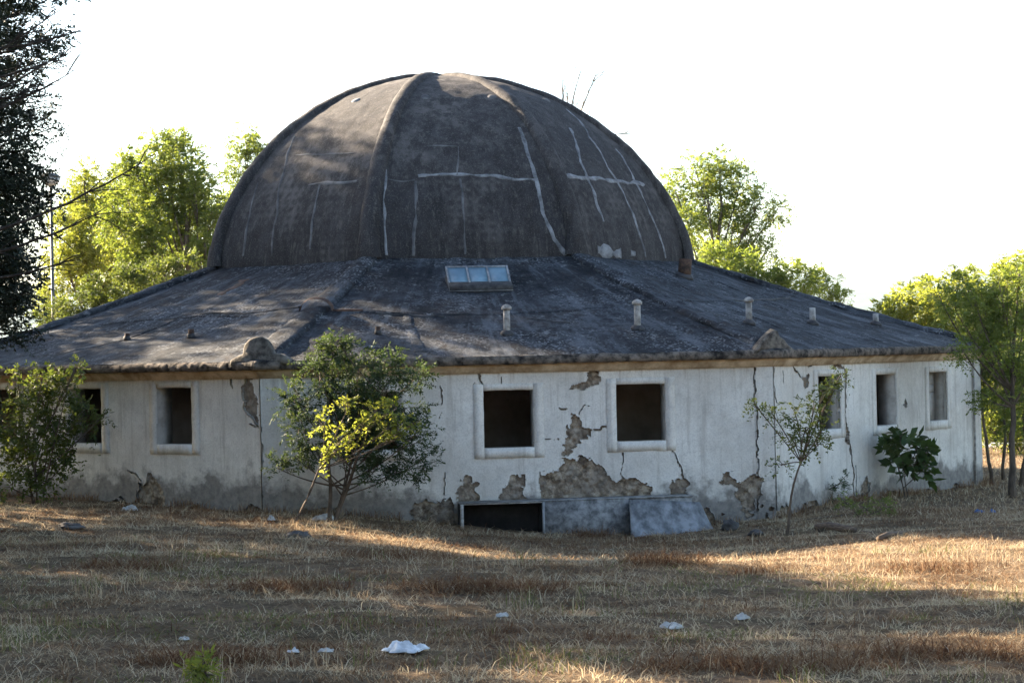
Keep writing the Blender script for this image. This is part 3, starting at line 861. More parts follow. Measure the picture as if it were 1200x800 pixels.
# vent pipes with caps
def vent(k, ub, vb, vt, r, cap=True, lean=0.0, mat='pipe'):
    p, n = roof_fun(k)(*roofpx(k, ub, vb)); d = (p - CAMP).dot(FWD); h = (vb - vt) / CAM_F * d
    ax = Vector((lean, 0, 1)).normalized()
    m = MB(); m.tube([p - ax * .1, p + ax * h * .5, p + ax * h], r, 12)
    o = m.build('vent_pipe', MAT[mat], B, True)
    m = MB(); m.tube([p - n * .02, p + n * .05, p + n * .10], [r * (2.2 if mat == 'pipe' else 1.5), r * (1.9 if mat == 'pipe' else 1.3), r * 1.1], 12); m.build('collar', MAT['tar'], o)
    if cap:
        m = MB(); m.tube([p + ax * (h - .02), p + ax * (h + .03), p + ax * (h + .07), p + ax * (h + .10)], [r * 1.5, r * 1.55, r * 1.1, r * .3], 12); m.build('cap', MAT['pipe'], o, True)
vent(0, 594, 391, 361, .075); vent(0, 747, 386, 356, .075); vent(1, 877, 379, 353, .075)
vent(1, 951.5, 379, 360, .075, False); vent(1, 1025.5, 380, 367, .075, False)
vent(1, 801, 325, 304, .17, False, .1, 'rust')
vent(-1, 225, 395, 385, .07, False, 0, 'rust'); vent(-1, 150, 398, 390, .06, False, 0, 'rust'); vent(0, 443, 392, 383, .06, False, 0, 'rust')

# ------------------------------------------------------------------ hatch at the foot of the front wall
HO = .62
t0, _ = wallpx(0, 541, 590, HO); t1, _ = wallpx(0, 738, 590, HO); t2, _ = wallpx(0, 637, 590, HO); t3, _ = wallpx(0, 812, 590, HO)
ztop = wallpx(0, 640, 586, HO)[1]; zb = -1.05
Hc = empty('basement_hatch', 'low grey basement entry box with one open black bay against the front wall', 'hatch', fp(0, (t0 + t1) / 2, zb, .3))
A0, d0, n0, L0 = face_frame(0)
def hbox(name, ta, tb, za, zb_, oa, ob, mat):
    m = MB(); c = fp(0, (ta + tb) / 2, (za + zb_) / 2, (oa + ob) / 2) - Hc.location
    m.box(c, d0 * ((tb - ta) / 2), n0 * ((ob - oa) / 2), Vector((0, 0, (zb_ - za) / 2))); return m.build(name, mat, Hc)
hbox('roof_slab', t0 - .04, t3, ztop - .022, ztop, .05, HO + .02, MAT['slab'])
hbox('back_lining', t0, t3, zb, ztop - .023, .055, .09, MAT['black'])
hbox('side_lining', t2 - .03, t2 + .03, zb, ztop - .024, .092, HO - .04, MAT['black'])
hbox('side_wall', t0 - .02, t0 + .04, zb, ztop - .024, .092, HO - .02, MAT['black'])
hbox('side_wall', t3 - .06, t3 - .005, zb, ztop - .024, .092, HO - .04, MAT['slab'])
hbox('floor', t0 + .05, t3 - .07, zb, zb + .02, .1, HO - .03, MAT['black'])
hbox('post', t0 - .03, t0 + .035, zb, ztop - .025, HO - .018, HO + .03, MAT['pipe'])
hbox('post', t2 - .03, t2 + .02, zb, ztop - .025, HO - .018, HO + .02, MAT['metal'])
hbox('lintel', t0 + .036, t2 - .031, ztop - .045, ztop - .024, HO - .01, HO + .018, MAT['pipe'])
hbox('cover_slab', t2 + .022, t1 - .02, zb, ztop - .026, HO - .025, HO + .015, MAT['slab'])
hbox('cover_slab', t1 - .015, t3 - .01, zb, ztop - .03, HO - .035, HO, MAT['slab'])
# leaning metal sheet
def sheet(name, pts, mat, label, cat, sub=(14, 8), th=.012, wob=.03):
    V = []; F = []
    n = (Vector(pts[1]) - Vector(pts[0])).cross(Vector(pts[3]) - Vector(pts[0])).normalized()
    for l in range(2):
        for j in range(sub[1] + 1):
            for i in range(sub[0] + 1):
                a, b = i / sub[0], j / sub[1]
                p = (Vector(pts[0]) * (1 - a) + Vector(pts[1]) * a) * (1 - b) + (Vector(pts[3]) * (1 - a) + Vector(pts[2]) * a) * b
                V.append(p + n * (wob * nz(p.x, p.y, p.z, 2.0) - th * l))
    m = (sub[0] + 1) * (sub[1] + 1); w = sub[0] + 1
    for j in range(sub[1]):
        for i in range(sub[0]):
            a = j * w + i; F.append((a, a + 1, a + w + 1, a + w)); F.append((m + a, m + a + w, m + a + w + 1, m + a + 1))
    for i in range(sub[0]):
        F.append((i, m + i, m + i + 1, i + 1)); a = sub[1] * w + i; F.append((a, a + 1, m + a + 1, m + a))
    for j in range(sub[1]):
        a = j * w; F.append((a, a + w, m + a + w, m + a)); a += sub[0]; F.append((a, m + a, m + a + w, a + w))
    o = mk(name, V, F, mat); return tag(o, label, cat)
def hat(u, v, out):
    t, z = wallpx(0, u, v, out); return fp(0, t, z, out)
sheet('metal_sheet', [hat(741, 638, 1.35), hat(846, 638, 1.35), hat(820, 588, HO + .05), hat(737, 585, HO + .05)], MAT['metal'], 'dull grey metal sheet leaning on the end of the basement hatch', 'sheet')

# rusty beam and scrap beside the sheet
def stick(name, pts, r, mat, label, cat, n=7):
    m = MB(); m.tube(pts, r, n); return tag(m.build(name, mat, None, True), label, cat)
a, b = gpx(845, 612), gpx(905, 602)
stick('rusty_beam', [a + Vector((0, .0, .18)), (a + b) / 2 + Vector((0, 0, .17)), b + Vector((0, 0, .10))], [.06, .06, .05], MAT['rust'], 'short rusty beam lying in the rubble right of the metal sheet', 'beam', 4)

# ------------------------------------------------------------------ vegetation
def unit(a): return a / (np.linalg.norm(a, axis=-1, keepdims=True) + 1e-9)
def fronds(anch, dirs, L, m, l, w, rng, droop=.35, simple=False):
    """compound leaves: m leaflet pairs along a drooping rachis -> vertices, quads, tint"""
    N = len(anch); dirs = unit(dirs)
    up = np.array([0, 0, 1.0]); s = unit(np.cross(dirs, up) + rng.normal(0, .35, (N, 3))); nn = unit(np.cross(s, dirs))
    Ls = L * rng.uniform(.6, 1.25, N); fs = rng.uniform(.55, 1.45, N)
    P = []; tint = []
    base_t = np.clip(rng.normal(.5, .22, N), 0, 1)
    for i in range(m):
        f = (i + .6) / m
        for sg in ((-1, 1) if i < m - 1 else (-1, 1, 0)):
            c = anch + dirs * (Ls * f)[:, None] - np.array([0, 0, 1.0]) * (droop * Ls * f * f)[:, None]
            ang = rng.normal(0, .3, N)
            ax = unit(dirs * (.55 if sg else 1.0) + s * sg * .9 + nn * rng.normal(-.15, .45, N)[:, None] + rng.normal(0, .12, (N, 3)))
            wd = unit(np.cross(ax, nn + rng.normal(0, .5, (N, 3))))
            ll = (l * fs * rng.uniform(.75, 1.25, N))[:, None]; ww = (w * fs * rng.uniform(.7, 1.3, N) / 2)[:, None]
            P.append(np.stack([c, c + ax * ll * .45 + wd * ww, c + ax * ll, c + ax * ll * .45 - wd * ww], 1))
            tint.append(np.clip(base_t + rng.normal(0, .12, N), 0, 1))
    V = np.concatenate(P).reshape(-1, 3); T = np.repeat(np.concatenate(tint), 4)
    F = np.arange(len(V)).reshape(-1, 4)
    return V, F, T

def bez(a, b, c, n):
    return [a * (1 - t) ** 2 + b * 2 * t * (1 - t) + c * t * t for t in [i / n for i in range(n + 1)]]
def tree(name, label, cat, base, blobs, trunk_r, leaf, seed, dens=90, L=.34, m=5, l=.10, w=.045, group=None, bark='bark',
         split=(.35, .95), twigs=7, droop=.35, fill=.5, gaps=.15, lean=None, stems=1, up=.25, show_bare=0):
    rng = np.random.default_rng(seed); rd = random.Random(seed)
    base = Vector(base); blobs = [(Vector(b[0]), b[1]) for b in blobs]
    E = empty(name, label, cat, base, group)
    cen = sum((b[0] for b in blobs), Vector()) / len(blobs)
    zlo = min(b[0].z for b in blobs); topb = max(blobs, key=lambda b: b[0].z)
    mb = MB(); loc = lambda p: p - base
    trunks = []
    for s in range(stems):
        sp = Vector((rd.uniform(-1, 1), rd.uniform(-1, 1), 0)) * (.12 * (stems > 1))
        tip = topb[0] if stems == 1 else blobs[(s * 3) % len(blobs)][0]
        knee = base.lerp(tip, .5) + Vector((rd.uniform(-.2, .2), rd.uniform(-.2, .2), 0)) * (tip - base).length * .25
        if lean is not None: knee = base + Vector(lean)
        pts = [p + Vector((nz(p.z, s, seed, 1.1), nz(s, p.z, seed, 1.1), 0)) * .035 * (tip - base).length * .6 for p in bez(base + sp, knee, tip, 14)]
        pts[0] = base + sp - Vector((0, 0, .15))
        r = trunk_r * (1 if stems == 1 else rd.uniform(.6, 1))
        rr = [r * (1.25 if i == 0 else 1) * (1 - .82 * (i / 14) ** .9) for i in range(15)]
        mb.tube([loc(p) for p in pts], rr, 8); trunks.append((pts, rr))
    A = []; D = []
    for bi, (c, r) in enumerate(blobs):
        pts, rr = trunks[bi % stems]
        zrel = (c.z - base.z) / max(.1, topb[0].z - base.z)
        fi = min(max(zrel * .62, split[0]), split[1]); i0 = int(fi * 14) if c is not topb[0] else 12
        s = pts[i0]; r0 = rr[i0] * .62
        mid = s.lerp(c, .5) + Vector((0, 0, -1)) * up * (c - s).length * .35 + Vector((rd.uniform(-1, 1), rd.uniform(-1, 1), rd.uniform(-.4, .4))) * (c - s).length * .10
        lp = bez(s, mid, c, 8)
        mb.tube([loc(p) for p in lp], [max(.012, r0 * (1 - .75 * i / 8)) for i in range(9)], 6)
        tw = max(4, int(twigs * (r ** .5 + .3)))
        for t in range(tw):
            dv = Vector((rd.gauss(0, 1), rd.gauss(0, 1), rd.gauss(.25, .8))).normalized()
            e = c + dv * r * rd.uniform(.6, 1.02); st = lp[rd.randint(5, 8)]
            mm = st.lerp(e, .5) + Vector((0, 0, .12 * r)); tp_ = bez(st, mm, e, 5)
            mb.tube([loc(p) for p in tp_], [max(.006, r0 * .28 * (1 - .75 * i / 5)) for i in range(6)], 4, False)
            k = max(3, int(dens * r * r * 4 / tw * (1 - fill)))
            for _ in range(k):
                p = tp_[rd.randint(2, 5)]; A.append(p + Vector((rd.gauss(0, 1), rd.gauss(0, 1), rd.gauss(0, .8))) * r * .16); D.append(dv * .8 + Vector((rd.gauss(0, .6), rd.gauss(0, .6), rd.gauss(0, .5))))
        k = int(dens * r * r * 4 * fill)
        dirs = unit(rng.normal(0, 1, (k, 3))); rad = r * rng.uniform(.25, 1, k) ** .5
        for dv, ra in zip(dirs, rad):
            p = c + Vector(dv) * float(ra) * (1 + .45 * nz(dv[0] * 2.3 + bi, dv[1] * 2.3, dv[2] * 2.3 + seed))
            if nz(p.x, p.y, p.z + seed, 1.5 / max(.5, min(1.3, r))) < -.32 + gaps * 1.2: continue
            A.append(p); D.append(Vector(dv) * .7 + Vector((rd.gauss(0, .6), rd.gauss(0, .6), rd.gauss(.05, .4))))
    mb.build('trunk', MAT[bark], E, True)
    A = np.array([tuple(loc(p)) for p in A]); D = np.array([tuple(p) for p in D])
    V, F, T = fronds(A, D, L, m, l, w, rng, droop)
    c = mk('crown', V, F, LEAF[leaf], E, tint=T)
    return E
def pb(d, lst, seed=0, spread=.8):
    """crown lobes from outline circles (u,v,r) around distance d; depth of each lobe varies"""
    rd = random.Random(seed); out = []
    for (u, v, r) in lst:
        R = r / CAM_F * d; dd = d + rd.uniform(-1, 1) * R * spread * 1.6
        out.append((at_depth(u, v, dd), R))
    return out
def gbase(u, d):
    p = at_depth(u, 420, d); return (p.x, p.y, gz(p.x, p.y) - .05)

# trees behind the building, left
tree('locust_tree', 'tall yellow-green locust tree behind the roof left of the dome', 'tree', gbase(225, 78),
     pb(78, [(190, 178, 26), (215, 185, 26), (165, 200, 26), (228, 212, 26), (250, 245, 22), (190, 225, 30), (150, 235, 26), (215, 260, 28), (175, 270, 28), (240, 285, 18), (200, 300, 26), (130, 265, 22), (235, 305, 20), (165, 305, 26), (205, 160, 16), (222, 235, 24)], 1), .17, 'locust', 11, dens=150, gaps=.2, L=.36, l=.11, w=.05, twigs=10)
tree('locust_tree', 'bright yellow bushy tree beside the lamp post behind the roof', 'tree', gbase(118, 84),
     pb(84, [(95, 225, 24), (120, 250, 28), (85, 265, 28), (110, 295, 30), (150, 310, 28), (80, 320, 28), (120, 335, 28), (180, 330, 26), (60, 350, 26), (95, 240, 20), (140, 220, 20), (75, 295, 26), (140, 285, 26), (180, 255, 22), (100, 200, 16)], 2), .16, 'yellow', 12, dens=150, gaps=.15, L=.34)
tree('locust_tree', 'slim locust tree rising beside the dome\'s left shoulder', 'tree', gbase(296, 86),
     pb(86, [(288, 165, 20), (282, 190, 18), (300, 185, 18), (276, 210, 16), (296, 230, 20), (285, 260, 18), (270, 280, 16)], 3), .12, 'locust', 13, dens=150, L=.32)
tree('broadleaf_shrub', 'low sunlit bush behind the left roof edge, below the locust trees', 'shrub', gbase(160, 73),
     pb(73, [(120, 345, 24), (150, 335, 24), (185, 322, 22), (215, 312, 18), (95, 360, 24), (60, 372, 22)], 4), .07, 'shade', 14, dens=170, stems=3, split=(.1, .5), L=.3)
tree('locust_tree', 'wide hazy green tree farther back, filling between the two left locust trees', 'tree', gbase(175, 100),
     pb(100, [(110, 235, 26), (150, 215, 26), (190, 235, 28), (235, 225, 22), (255, 255, 22), (120, 270, 28), (165, 265, 28), (210, 280, 28), (250, 290, 20), (90, 300, 28), (140, 310, 28), (190, 310, 26), (235, 310, 20), (75, 250, 20)], 9), .2, 'shade', 24, dens=90, gaps=.2, L=.42, l=.14, w=.06, twigs=8)
# behind the dome, right
tree('locust_tree', 'spreading green locust tree behind the dome\'s right shoulder', 'tree', gbase(818, 82),
     pb(82, [(815, 200, 24), (845, 198, 24), (790, 222, 22), (868, 215, 20), (830, 235, 28), (860, 245, 26), (800, 260, 24), (893, 232, 18), (912, 245, 16), (880, 275, 22), (840, 280, 26), (898, 292, 16), (815, 300, 22), (860, 310, 22)], 5), .19, 'locust', 15, dens=150, gaps=.2, L=.38, twigs=10)
tree('broadleaf_shrub', 'leafy bush showing above the hip ridge right of the dome', 'shrub', gbase(880, 74),
     pb(74, [(838, 303, 18), (865, 308, 20), (895, 318, 20), (925, 322, 20), (945, 325, 16), (905, 335, 18), (860, 325, 18)], 6), .07, 'locust', 16, dens=150, stems=3, split=(.1, .5), L=.42, l=.2, w=.05, m=3, droop=.7)
tree('broadleaf_shrub', 'small rounded bush above the far end of the hip ridge', 'shrub', gbase(968, 80),
     pb(80, [(958, 325, 12), (975, 335, 13), (948, 335, 12), (985, 348, 12)], 7), .05, 'locust', 17, dens=150, stems=2, split=(.1, .5), L=.3)
# right edge: background mass and near trees
tree('locust_tree', 'bushy yellow-green tree mass beyond the building\'s right corner', 'tree', gbase(1110, 72),
     pb(72, [(1045, 370, 24), (1075, 360, 26), (1105, 365, 30), (1140, 375, 32), (1100, 395, 28), (1150, 420, 34), (1180, 440, 36), (1195, 380, 30), (1165, 350, 24), (1130, 340, 22), (1195, 335, 26), (1090, 340, 16), (1060, 350, 16), (1185, 310, 14), (1180, 490, 36), (1215, 420, 36)], 8), .15, 'yellow', 18, dens=130, stems=2, split=(.1, .6), L=.40, l=.17, w=.055, m=4, droop=.6)
tree('broadleaf_shrub', 'low undergrowth beyond the thin trunks at the right', 'shrub', gbase(1190, 70),
     pb(70, [(1160, 500, 20), (1185, 505, 22), (1215, 500, 26), (1165, 470, 20)], 9), .06, 'locust', 19, dens=110, stems=3, split=(.05, .4), L=.34)
def base_px(u, v):
    p = gpx(u, v); return p
nb = [((1187, 583), [(1150, 345, 24), (1175, 370, 26), (1200, 350, 24), (1130, 330, 18), (1185, 405, 26), (1205, 440, 28), (1150, 395, 22), (1120, 365, 15), (1100, 345, 12), (1128, 410, 13), (1160, 470, 15), (1190, 495, 18), (1140, 350, 18), (1170, 330, 18), (1195, 320, 16)], .095, 'slender dark-trunked locust tree nearest the building\'s right corner'),
      ((1163, 568), [(1160, 380, 22), (1135, 400, 18), (1150, 430, 18), (1170, 450, 20), (1140, 372, 16)], .055, 'thin forked sapling close to the building\'s right corner'),
      ((1176, 562), [(1185, 360, 22), (1195, 400, 24), (1180, 430, 22), (1200, 470, 22)], .05, 'thin straight sapling between the two dark trunks at right'),
      ((1197, 570), [(1215, 340, 26), (1205, 310, 14), (1220, 390, 28), (1215, 450, 26)], .07, 'leafy sapling cut by the right picture edge beyond the dark trunks')]
nb[3] = (nb[3][0], nb[3][1], nb[3][2], 'leafy sapling farthest out from the building\'s right corner')
for i, (b, lst, r, lab) in enumerate(nb):
    p = gpx(*b); d = (p - CAMP).dot(FWD)
    tree('locust_tree', lab, 'tree', p, pb(d, lst, 20 + i), r, 'shade' if i != 0 else 'locust', 30 + i, dens=210, L=.30, l=.075, w=.032, m=6, gaps=.2, split=(.45, .95), droop=.4, lean=(-.05, 0, 2.4) if i == 0 else None)
# off to the left: the trees that shade the yard
def blobtree(name, label, x, y, h, r, seed, leaf='shade', dens=27, low=.35, lf=(.42, 4, .17, .075), tr=.2, n=16, group=None, bark='bark', gaps=.12):
    rd = random.Random(seed); bl = []
    for i in range(n):
        t = low + (1 - low) * (i + .5) / n; a = i * 2.4 + rd.random()
        prof = math.sin(math.pi * min(1, .25 + .75 * (t - low) / (1 - low))) ** .6
        rr = r * prof * rd.uniform(.3, .75)
        bl.append((Vector((x + math.cos(a) * rr, y + math.sin(a) * rr, h * t - .4)), r * rd.uniform(.36, .52)))
    return tree(name, label, 'tree', (x, y, gz(x, y) - .05), bl, tr, leaf, seed, dens=dens, L=lf[0], m=lf[1], l=lf[2], w=lf[3], group=group, bark=bark, gaps=gaps)
OFF = [(-19.5, 6.5, 18.5, 3.9), (-23, 10.5, 20.5, 4.2), (-27.5, 14, 20.5, 4.2), (-14, -11.5, 10.5, 2.9), (-14.5, -16.5, 11.5, 3.0), (-13.5, -21.5, 11.5, 3.0), (-14.5, -26.5, 10, 3.0), (-12.5, -31.5, 10, 3.0), (-19, -19, 11, 3.2),
       (-19.5, -13, 10, 3.0), (-19, -25, 11, 3.2), (-24, -2, 8.0, 3.0), (-18.5, -3, 7.6, 2.8), (-22, 4.5, 9.5, 3.0), (-18.8, 1.5, 13.5, 3.1), (-24, 2.5, 13.5, 3.2), (-25, 16, 19, 4.0)]
for i, (x, y, h, r) in enumerate(OFF):
    blobtree('shade_tree', 'broad leafy tree of the row along the yard\'s west side', x, y, h, r, 50 + i, dens=38 if y < -9 else 30, gaps=.22 if y < -9 else .26, group='trees along the yard\'s west side')

# unseen copies of one tree, added round the viewer to cut skylight on walls
src = blobtree('sky_blocking_tree', 'unseen tall leafy tree added to cut the skylight on the building', -6, -66, 14.5, 4.2, 77, dens=24, low=.2, lf=(.5, 4, .24, .11), tr=.28, n=20, group='unseen trees added to cut the skylight')
BACK = [(3, -64), (20, -54), (-15, -62), (-24, -56), (-28, -45), (25, -44), (-30, -33), (30, -60), (-2, -72), (9, -71), (-12, -74), (18, -68)]
for i, (x, y) in enumerate(BACK):
    r_ = src.copy(); COL.objects.link(r_); r_.location = (x, y, gz(x, y) - .05); r_.rotation_euler = (0, 0, i * 1.9); sc = .85 + .3 * ((i * 7) % 10) / 10; r_.scale = (sc, sc, sc)
    for ch in list(src.children):
        c_ = ch.copy(); COL.objects.link(c_); c_.parent = r_

# dark conifer at the left edge
def conifer(name, label, x, y, h, r, seed):
    rng = np.random.default_rng(seed); rd = random.Random(seed)
    base = Vector((x, y, gz(x, y) - .05)); E = empty(name, label, 'tree', base)
    mb = MB(); mb.tube([Vector((.05 * nz(i * .7, 0, seed), .05 * nz(0, i * .7, seed), h * i / 14 - .1)) for i in range(15)], [.24 * (1 - .9 * i / 14) for i in range(15)], 9)
    A = []; D = []
    for i in range(260):
        z = h * (.25 + .73 * (i / 260)); a = i * 2.399 + rd.uniform(-.3, .3)
        rel = z / h; ln = r * (1.05 - .8 * max(0, rel - .55) / .45) * rd.uniform(.5, 1.1) * (.8 if rel < .32 else 1)
        if 9.2 < z < 10.4: ln *= 1.55
        dv = Vector((math.cos(a), math.sin(a), rd.uniform(.0, .35)))
        s = Vector((0, 0, z)); e = s + dv * ln; mid = s.lerp(e, .5) + Vector((0, 0, -.10 * ln))
        bp = bez(s, mid, e, 6); mb.tube(bp, [.035 * (1 - .8 * j / 6) for j in range(7)], 5, False)
        for j in range(int((46 if z < 7 else 27) * ln) + 8):
            t = rd.uniform(.18, 1) ** .8; p = s.lerp(e, t) + Vector((rd.gauss(0, .16), rd.gauss(0, .16), rd.gauss(-.05, .16))) * (1.3 - t * .5)
            A.append(p); D.append(dv * .7 + Vector((rd.gauss(0, .6), rd.gauss(0, .6), rd.gauss(-.15, .5))))
    mb.build('trunk', MAT['darkbark'], E, True)
    V, F, T = fronds(np.array([tuple(p) for p in A]), np.array([tuple(p) for p in D]), .26, 6, .085, .034, rng, .3)
    mk('crown', V, F, LEAF['dark'], E, tint=T)
    return E
pc_ = at_depth(-32, 300, 38.5)
conifer('conifer', 'tall dark conifer with ragged sprays at the yard\'s left edge', pc_.x, pc_.y, 15.0, 1.55, 71)

# bare branching boughs
def bare(name, label, cat, base, ends, r, seed, sub=5, mat='bark', crotch=None):
    rd = random.Random(seed); base = Vector(base); mb = MB()
    o = base.copy()
    if crotch is not None:
        mb.tube([Vector(), (Vector(crotch) - o) * .5 + Vector((.2, 0, 0)), Vector(crotch) - o], [r * 1.6, r * 1.3, r], 8); base = Vector(crotch)
    for e in ends:
        e = Vector(e); mid = base.lerp(e, .5) + Vector((rd.uniform(-.2, .2), rd.uniform(-.2, .2), rd.uniform(-.1, .3)))
        lp = bez(base, mid, e, 10); mb.tube([p - o for p in lp], [max(.007, r * (1 - .85 * i / 10)) for i in range(11)], 6)
        for k in range(sub):
            st = lp[rd.randint(3, 9)]; L_ = (e - base).length * rd.uniform(.10, .3)
            dv = ((e - base).normalized() + Vector((rd.gauss(0, .5), rd.gauss(0, .5), rd.gauss(.15, .5)))).normalized()
            q = st + dv * L_; tp_ = bez(st, st.lerp(q, .5) + Vector((0, 0, .08 * L_)), q, 5)
            mb.tube([p - o for p in tp_], [max(.005, r * .3 * (1 - .7 * i / 5)) for i in range(6)], 4, False)
            for k2 in range(2):
                s2 = tp_[rd.randint(2, 5)]; q2 = s2 + (dv + Vector((rd.gauss(0, .6), rd.gauss(0, .6), rd.gauss(.1, .5)))).normalized() * L_ * .5
                mb.tube([s2 - o, s2.lerp(q2, .5) - o, q2 - o], [.008, .006, .004], 4, False)
    E = mb.build(name, MAT[mat], None, True); E.location = o
    return tag(E, label, cat)
pd = 38.5
tb = Vector((pc_.x, pc_.y, gz(pc_.x, pc_.y)))
# leafless tree standing beside the conifer, its boughs reach over the roof
lb = at_depth(-75, 400, 36.5); lb = Vector((lb.x, lb.y, gz(lb.x, lb.y) - .1))
bt = empty('bare_tree', 'leafless tree beside the dark conifer with boughs reaching over the roof', 'tree', lb)
m = MB(); m.tube([(0, 0, 0), (.06, 0, 3), (.0, .05, 6), (.08, .02, 9.8)], [.16, .13, .10, .04], 9); m.build('trunk', MAT['darkbark'], bt, True)
rdx = random.Random(81)
for (u0, v0, u1, v1) in ((-75, 290, 182, 180), (-75, 310, 125, 243), (-75, 130, 72, 62), (-75, 150, 90, 80), (-75, 100, 86, 60), (-75, 90, 60, 18), (-75, 60, 95, 35), (-75, 330, 95, 300), (-75, 120, 60, 100)):
    st = at_depth(u0, v0, 36.5); e = at_depth(u1, v1, 36.5 + rdx.uniform(-.6, .6)); L_ = (e - st).length
    mid = st.lerp(e, .55) + Vector((0, 0, -.10 * L_)); lp2 = bez(st, mid, e, 12)
    lp2 = [p + Vector((0, .05, .05)) * nz(i * .8, v0, 3) * (i > 0) for i, p in enumerate(lp2)]
    m = MB(); m.tube([p - lb for p in lp2], [.045 * (1 - .85 * i / 12) for i in range(13)], 6)
    for q in range(9):
        i0 = rdx.randint(4, 11); s0 = lp2[i0]; ln2 = rdx.uniform(.25, .8)
        dv = ((e - st).normalized() + Vector((rdx.gauss(0, .4), rdx.gauss(0, .5), rdx.gauss(.1, .5)))).normalized(); q1 = s0 + dv * ln2
        m.tube([s0 - lb, s0.lerp(q1, .5) + Vector((0, 0, .03)) - lb, q1 - lb], [.012, .009, .005], 4, False)
    m.build('bough', MAT['darkbark'], bt, True)
bare('dead_tree', 'dead twiggy treetop sticking up behind the dome\'s right side', 'tree', gbase(668, 70),
     [at_depth(660, 80, 70), at_depth(683, 78, 70), at_depth(700, 82, 70.3), at_depth(695, 128, 70), at_depth(738, 157, 70), at_depth(662, 100, 70)], .05, 82, sub=7, crotch=at_depth(665, 165, 70))

# shrubs in front of the walls
def wfoot(k, u, out):
    q = fp(k, wallpx(k, u, 600, out)[0], 0, out); return Vector((q.x, q.y, gz(q.x, q.y)))
p = wfoot(0, 388, 1.5); d = (p - CAMP).dot(FWD)
tree('evergreen_shrub', 'large dark green multi-stemmed shrub against the white front wall', 'shrub', p,
     pb(d, [(392, 412, 20), (375, 440, 26), (420, 432, 28), (460, 440, 26), (345, 470, 22), (385, 475, 28), (430, 470, 30), (475, 478, 22), (350, 500, 16), (325, 548, 13), (345, 535, 14), (410, 512, 28), (455, 515, 26), (490, 505, 18), (500, 535, 14), (480, 548, 18), (440, 550, 18), (370, 520, 18), (488, 440, 14), (395, 398, 10)], 10, .6), .055, 'olive', 41, dens=290, L=.24, m=5, l=.075, w=.028, stems=3, split=(.25, .8), gaps=.22, droop=.1)
p = wfoot(0, 343, 2.6); d = (p - CAMP).dot(FWD)
tree('locust_sapling', 'leaning sapling with sunlit yellow leaves in front of the dark shrub', 'sapling', p,
     pb(d, [(440, 482, 16), (465, 478, 14), (485, 495, 11), (420, 500, 14), (400, 515, 12), (455, 500, 13), (380, 490, 8), (410, 475, 10), (470, 512, 8), (385, 535, 7)], 11, .5), .032, 'yellow', 42, dens=120, L=.26, m=5, l=.075, w=.038, split=(.55, .95), gaps=.1, lean=(.5, -.1, 1.0), twigs=5)
p = wfoot(-1, 45, 1.6); d = (p - CAMP).dot(FWD)
tree('leafy_shrub', 'bright leafy bush growing in front of the left wall\'s windows', 'shrub', p,
     pb(d, [(20, 470, 22), (45, 460, 22), (75, 455, 22), (88, 430, 12), (50, 438, 14), (10, 500, 24), (40, 500, 24), (75, 490, 24), (100, 485, 16), (20, 540, 26), (55, 530, 26), (90, 525, 18), (10, 570, 18), (45, 563, 20), (118, 490, 10), (20, 440, 12)], 12, .8), .03, 'shade', 43, dens=170, L=.26, m=4, l=.09, w=.045, stems=4, split=(.1, .7), gaps=.3)
p = gpx(921, 626); d = (p - CAMP).dot(FWD)
tree('thin_sapling', 'thin leaning sapling with sparse pale leaves before the right pilaster', 'sapling', p,
     pb(d, [(985, 440, 9), (965, 460, 9), (955, 475, 15), (930, 480, 14), (905, 485, 10), (945, 500, 16), (965, 500, 11), (925, 510, 12), (940, 525, 12), (915, 545, 8), (960, 520, 9), (885, 475, 6), (978, 450, 5)], 13, .5), .032, 'shade', 44, dens=150, L=.24, m=5, l=.06, w=.03, split=(.55, .97), gaps=.05, twigs=4, lean=(.12, 0, 1.3), up=-.3)
p = wfoot(1, 1067, .8); d = (p - CAMP).dot(FWD)
tree('broadleaf_sapling', 'small shrub with large dark leaves before the right wall', 'shrub', p,
     pb(d, [(1055, 510, 12), (1075, 520, 13), (1090, 525, 10), (1050, 535, 10), (1068, 540, 12), (1085, 545, 8), (1045, 515, 7)], 14, .6), .022, 'broad', 45, dens=17, L=.22, m=2, l=.22, w=.14, stems=2, split=(.35, .9), gaps=.05, twigs=4, droop=.8)
for i, (u, v, lst, lf, lab) in enumerate((
    (1010, 606, [(990, 588, 10), (1010, 592, 12), (1035, 595, 13), (1050, 605, 9)], 'locust', 'low feathery green weed at the foot of the right wall'),
    (885, 606, [(870, 603, 7), (890, 601, 8), (905, 598, 8)], 'locust', 'small green weed between the rusty beam and the thin sapling'),
    (975, 590, [(965, 572, 10), (985, 565, 12), (975, 580, 10)], 'olive', 'sparse dusty weed just right of the thin sapling'),
    (232, 803, [(222, 782, 9), (238, 778, 9), (230, 790, 10), (245, 790, 6)], 'yellow', 'small broad-leaved green seedling alone in the foreground grass'))):
    p = gpx(u, v); d = (p - CAMP).dot(FWD)
    tree('weed_plant', lab, 'plant', p, pb(d, lst, 60 + i, .5), .010, lf, 90 + i, dens=260 if i < 3 else 500, L=.16, m=4, l=.05 if i < 3 else .075, w=.02, stems=3, split=(.1, .8), twigs=5, gaps=.0)

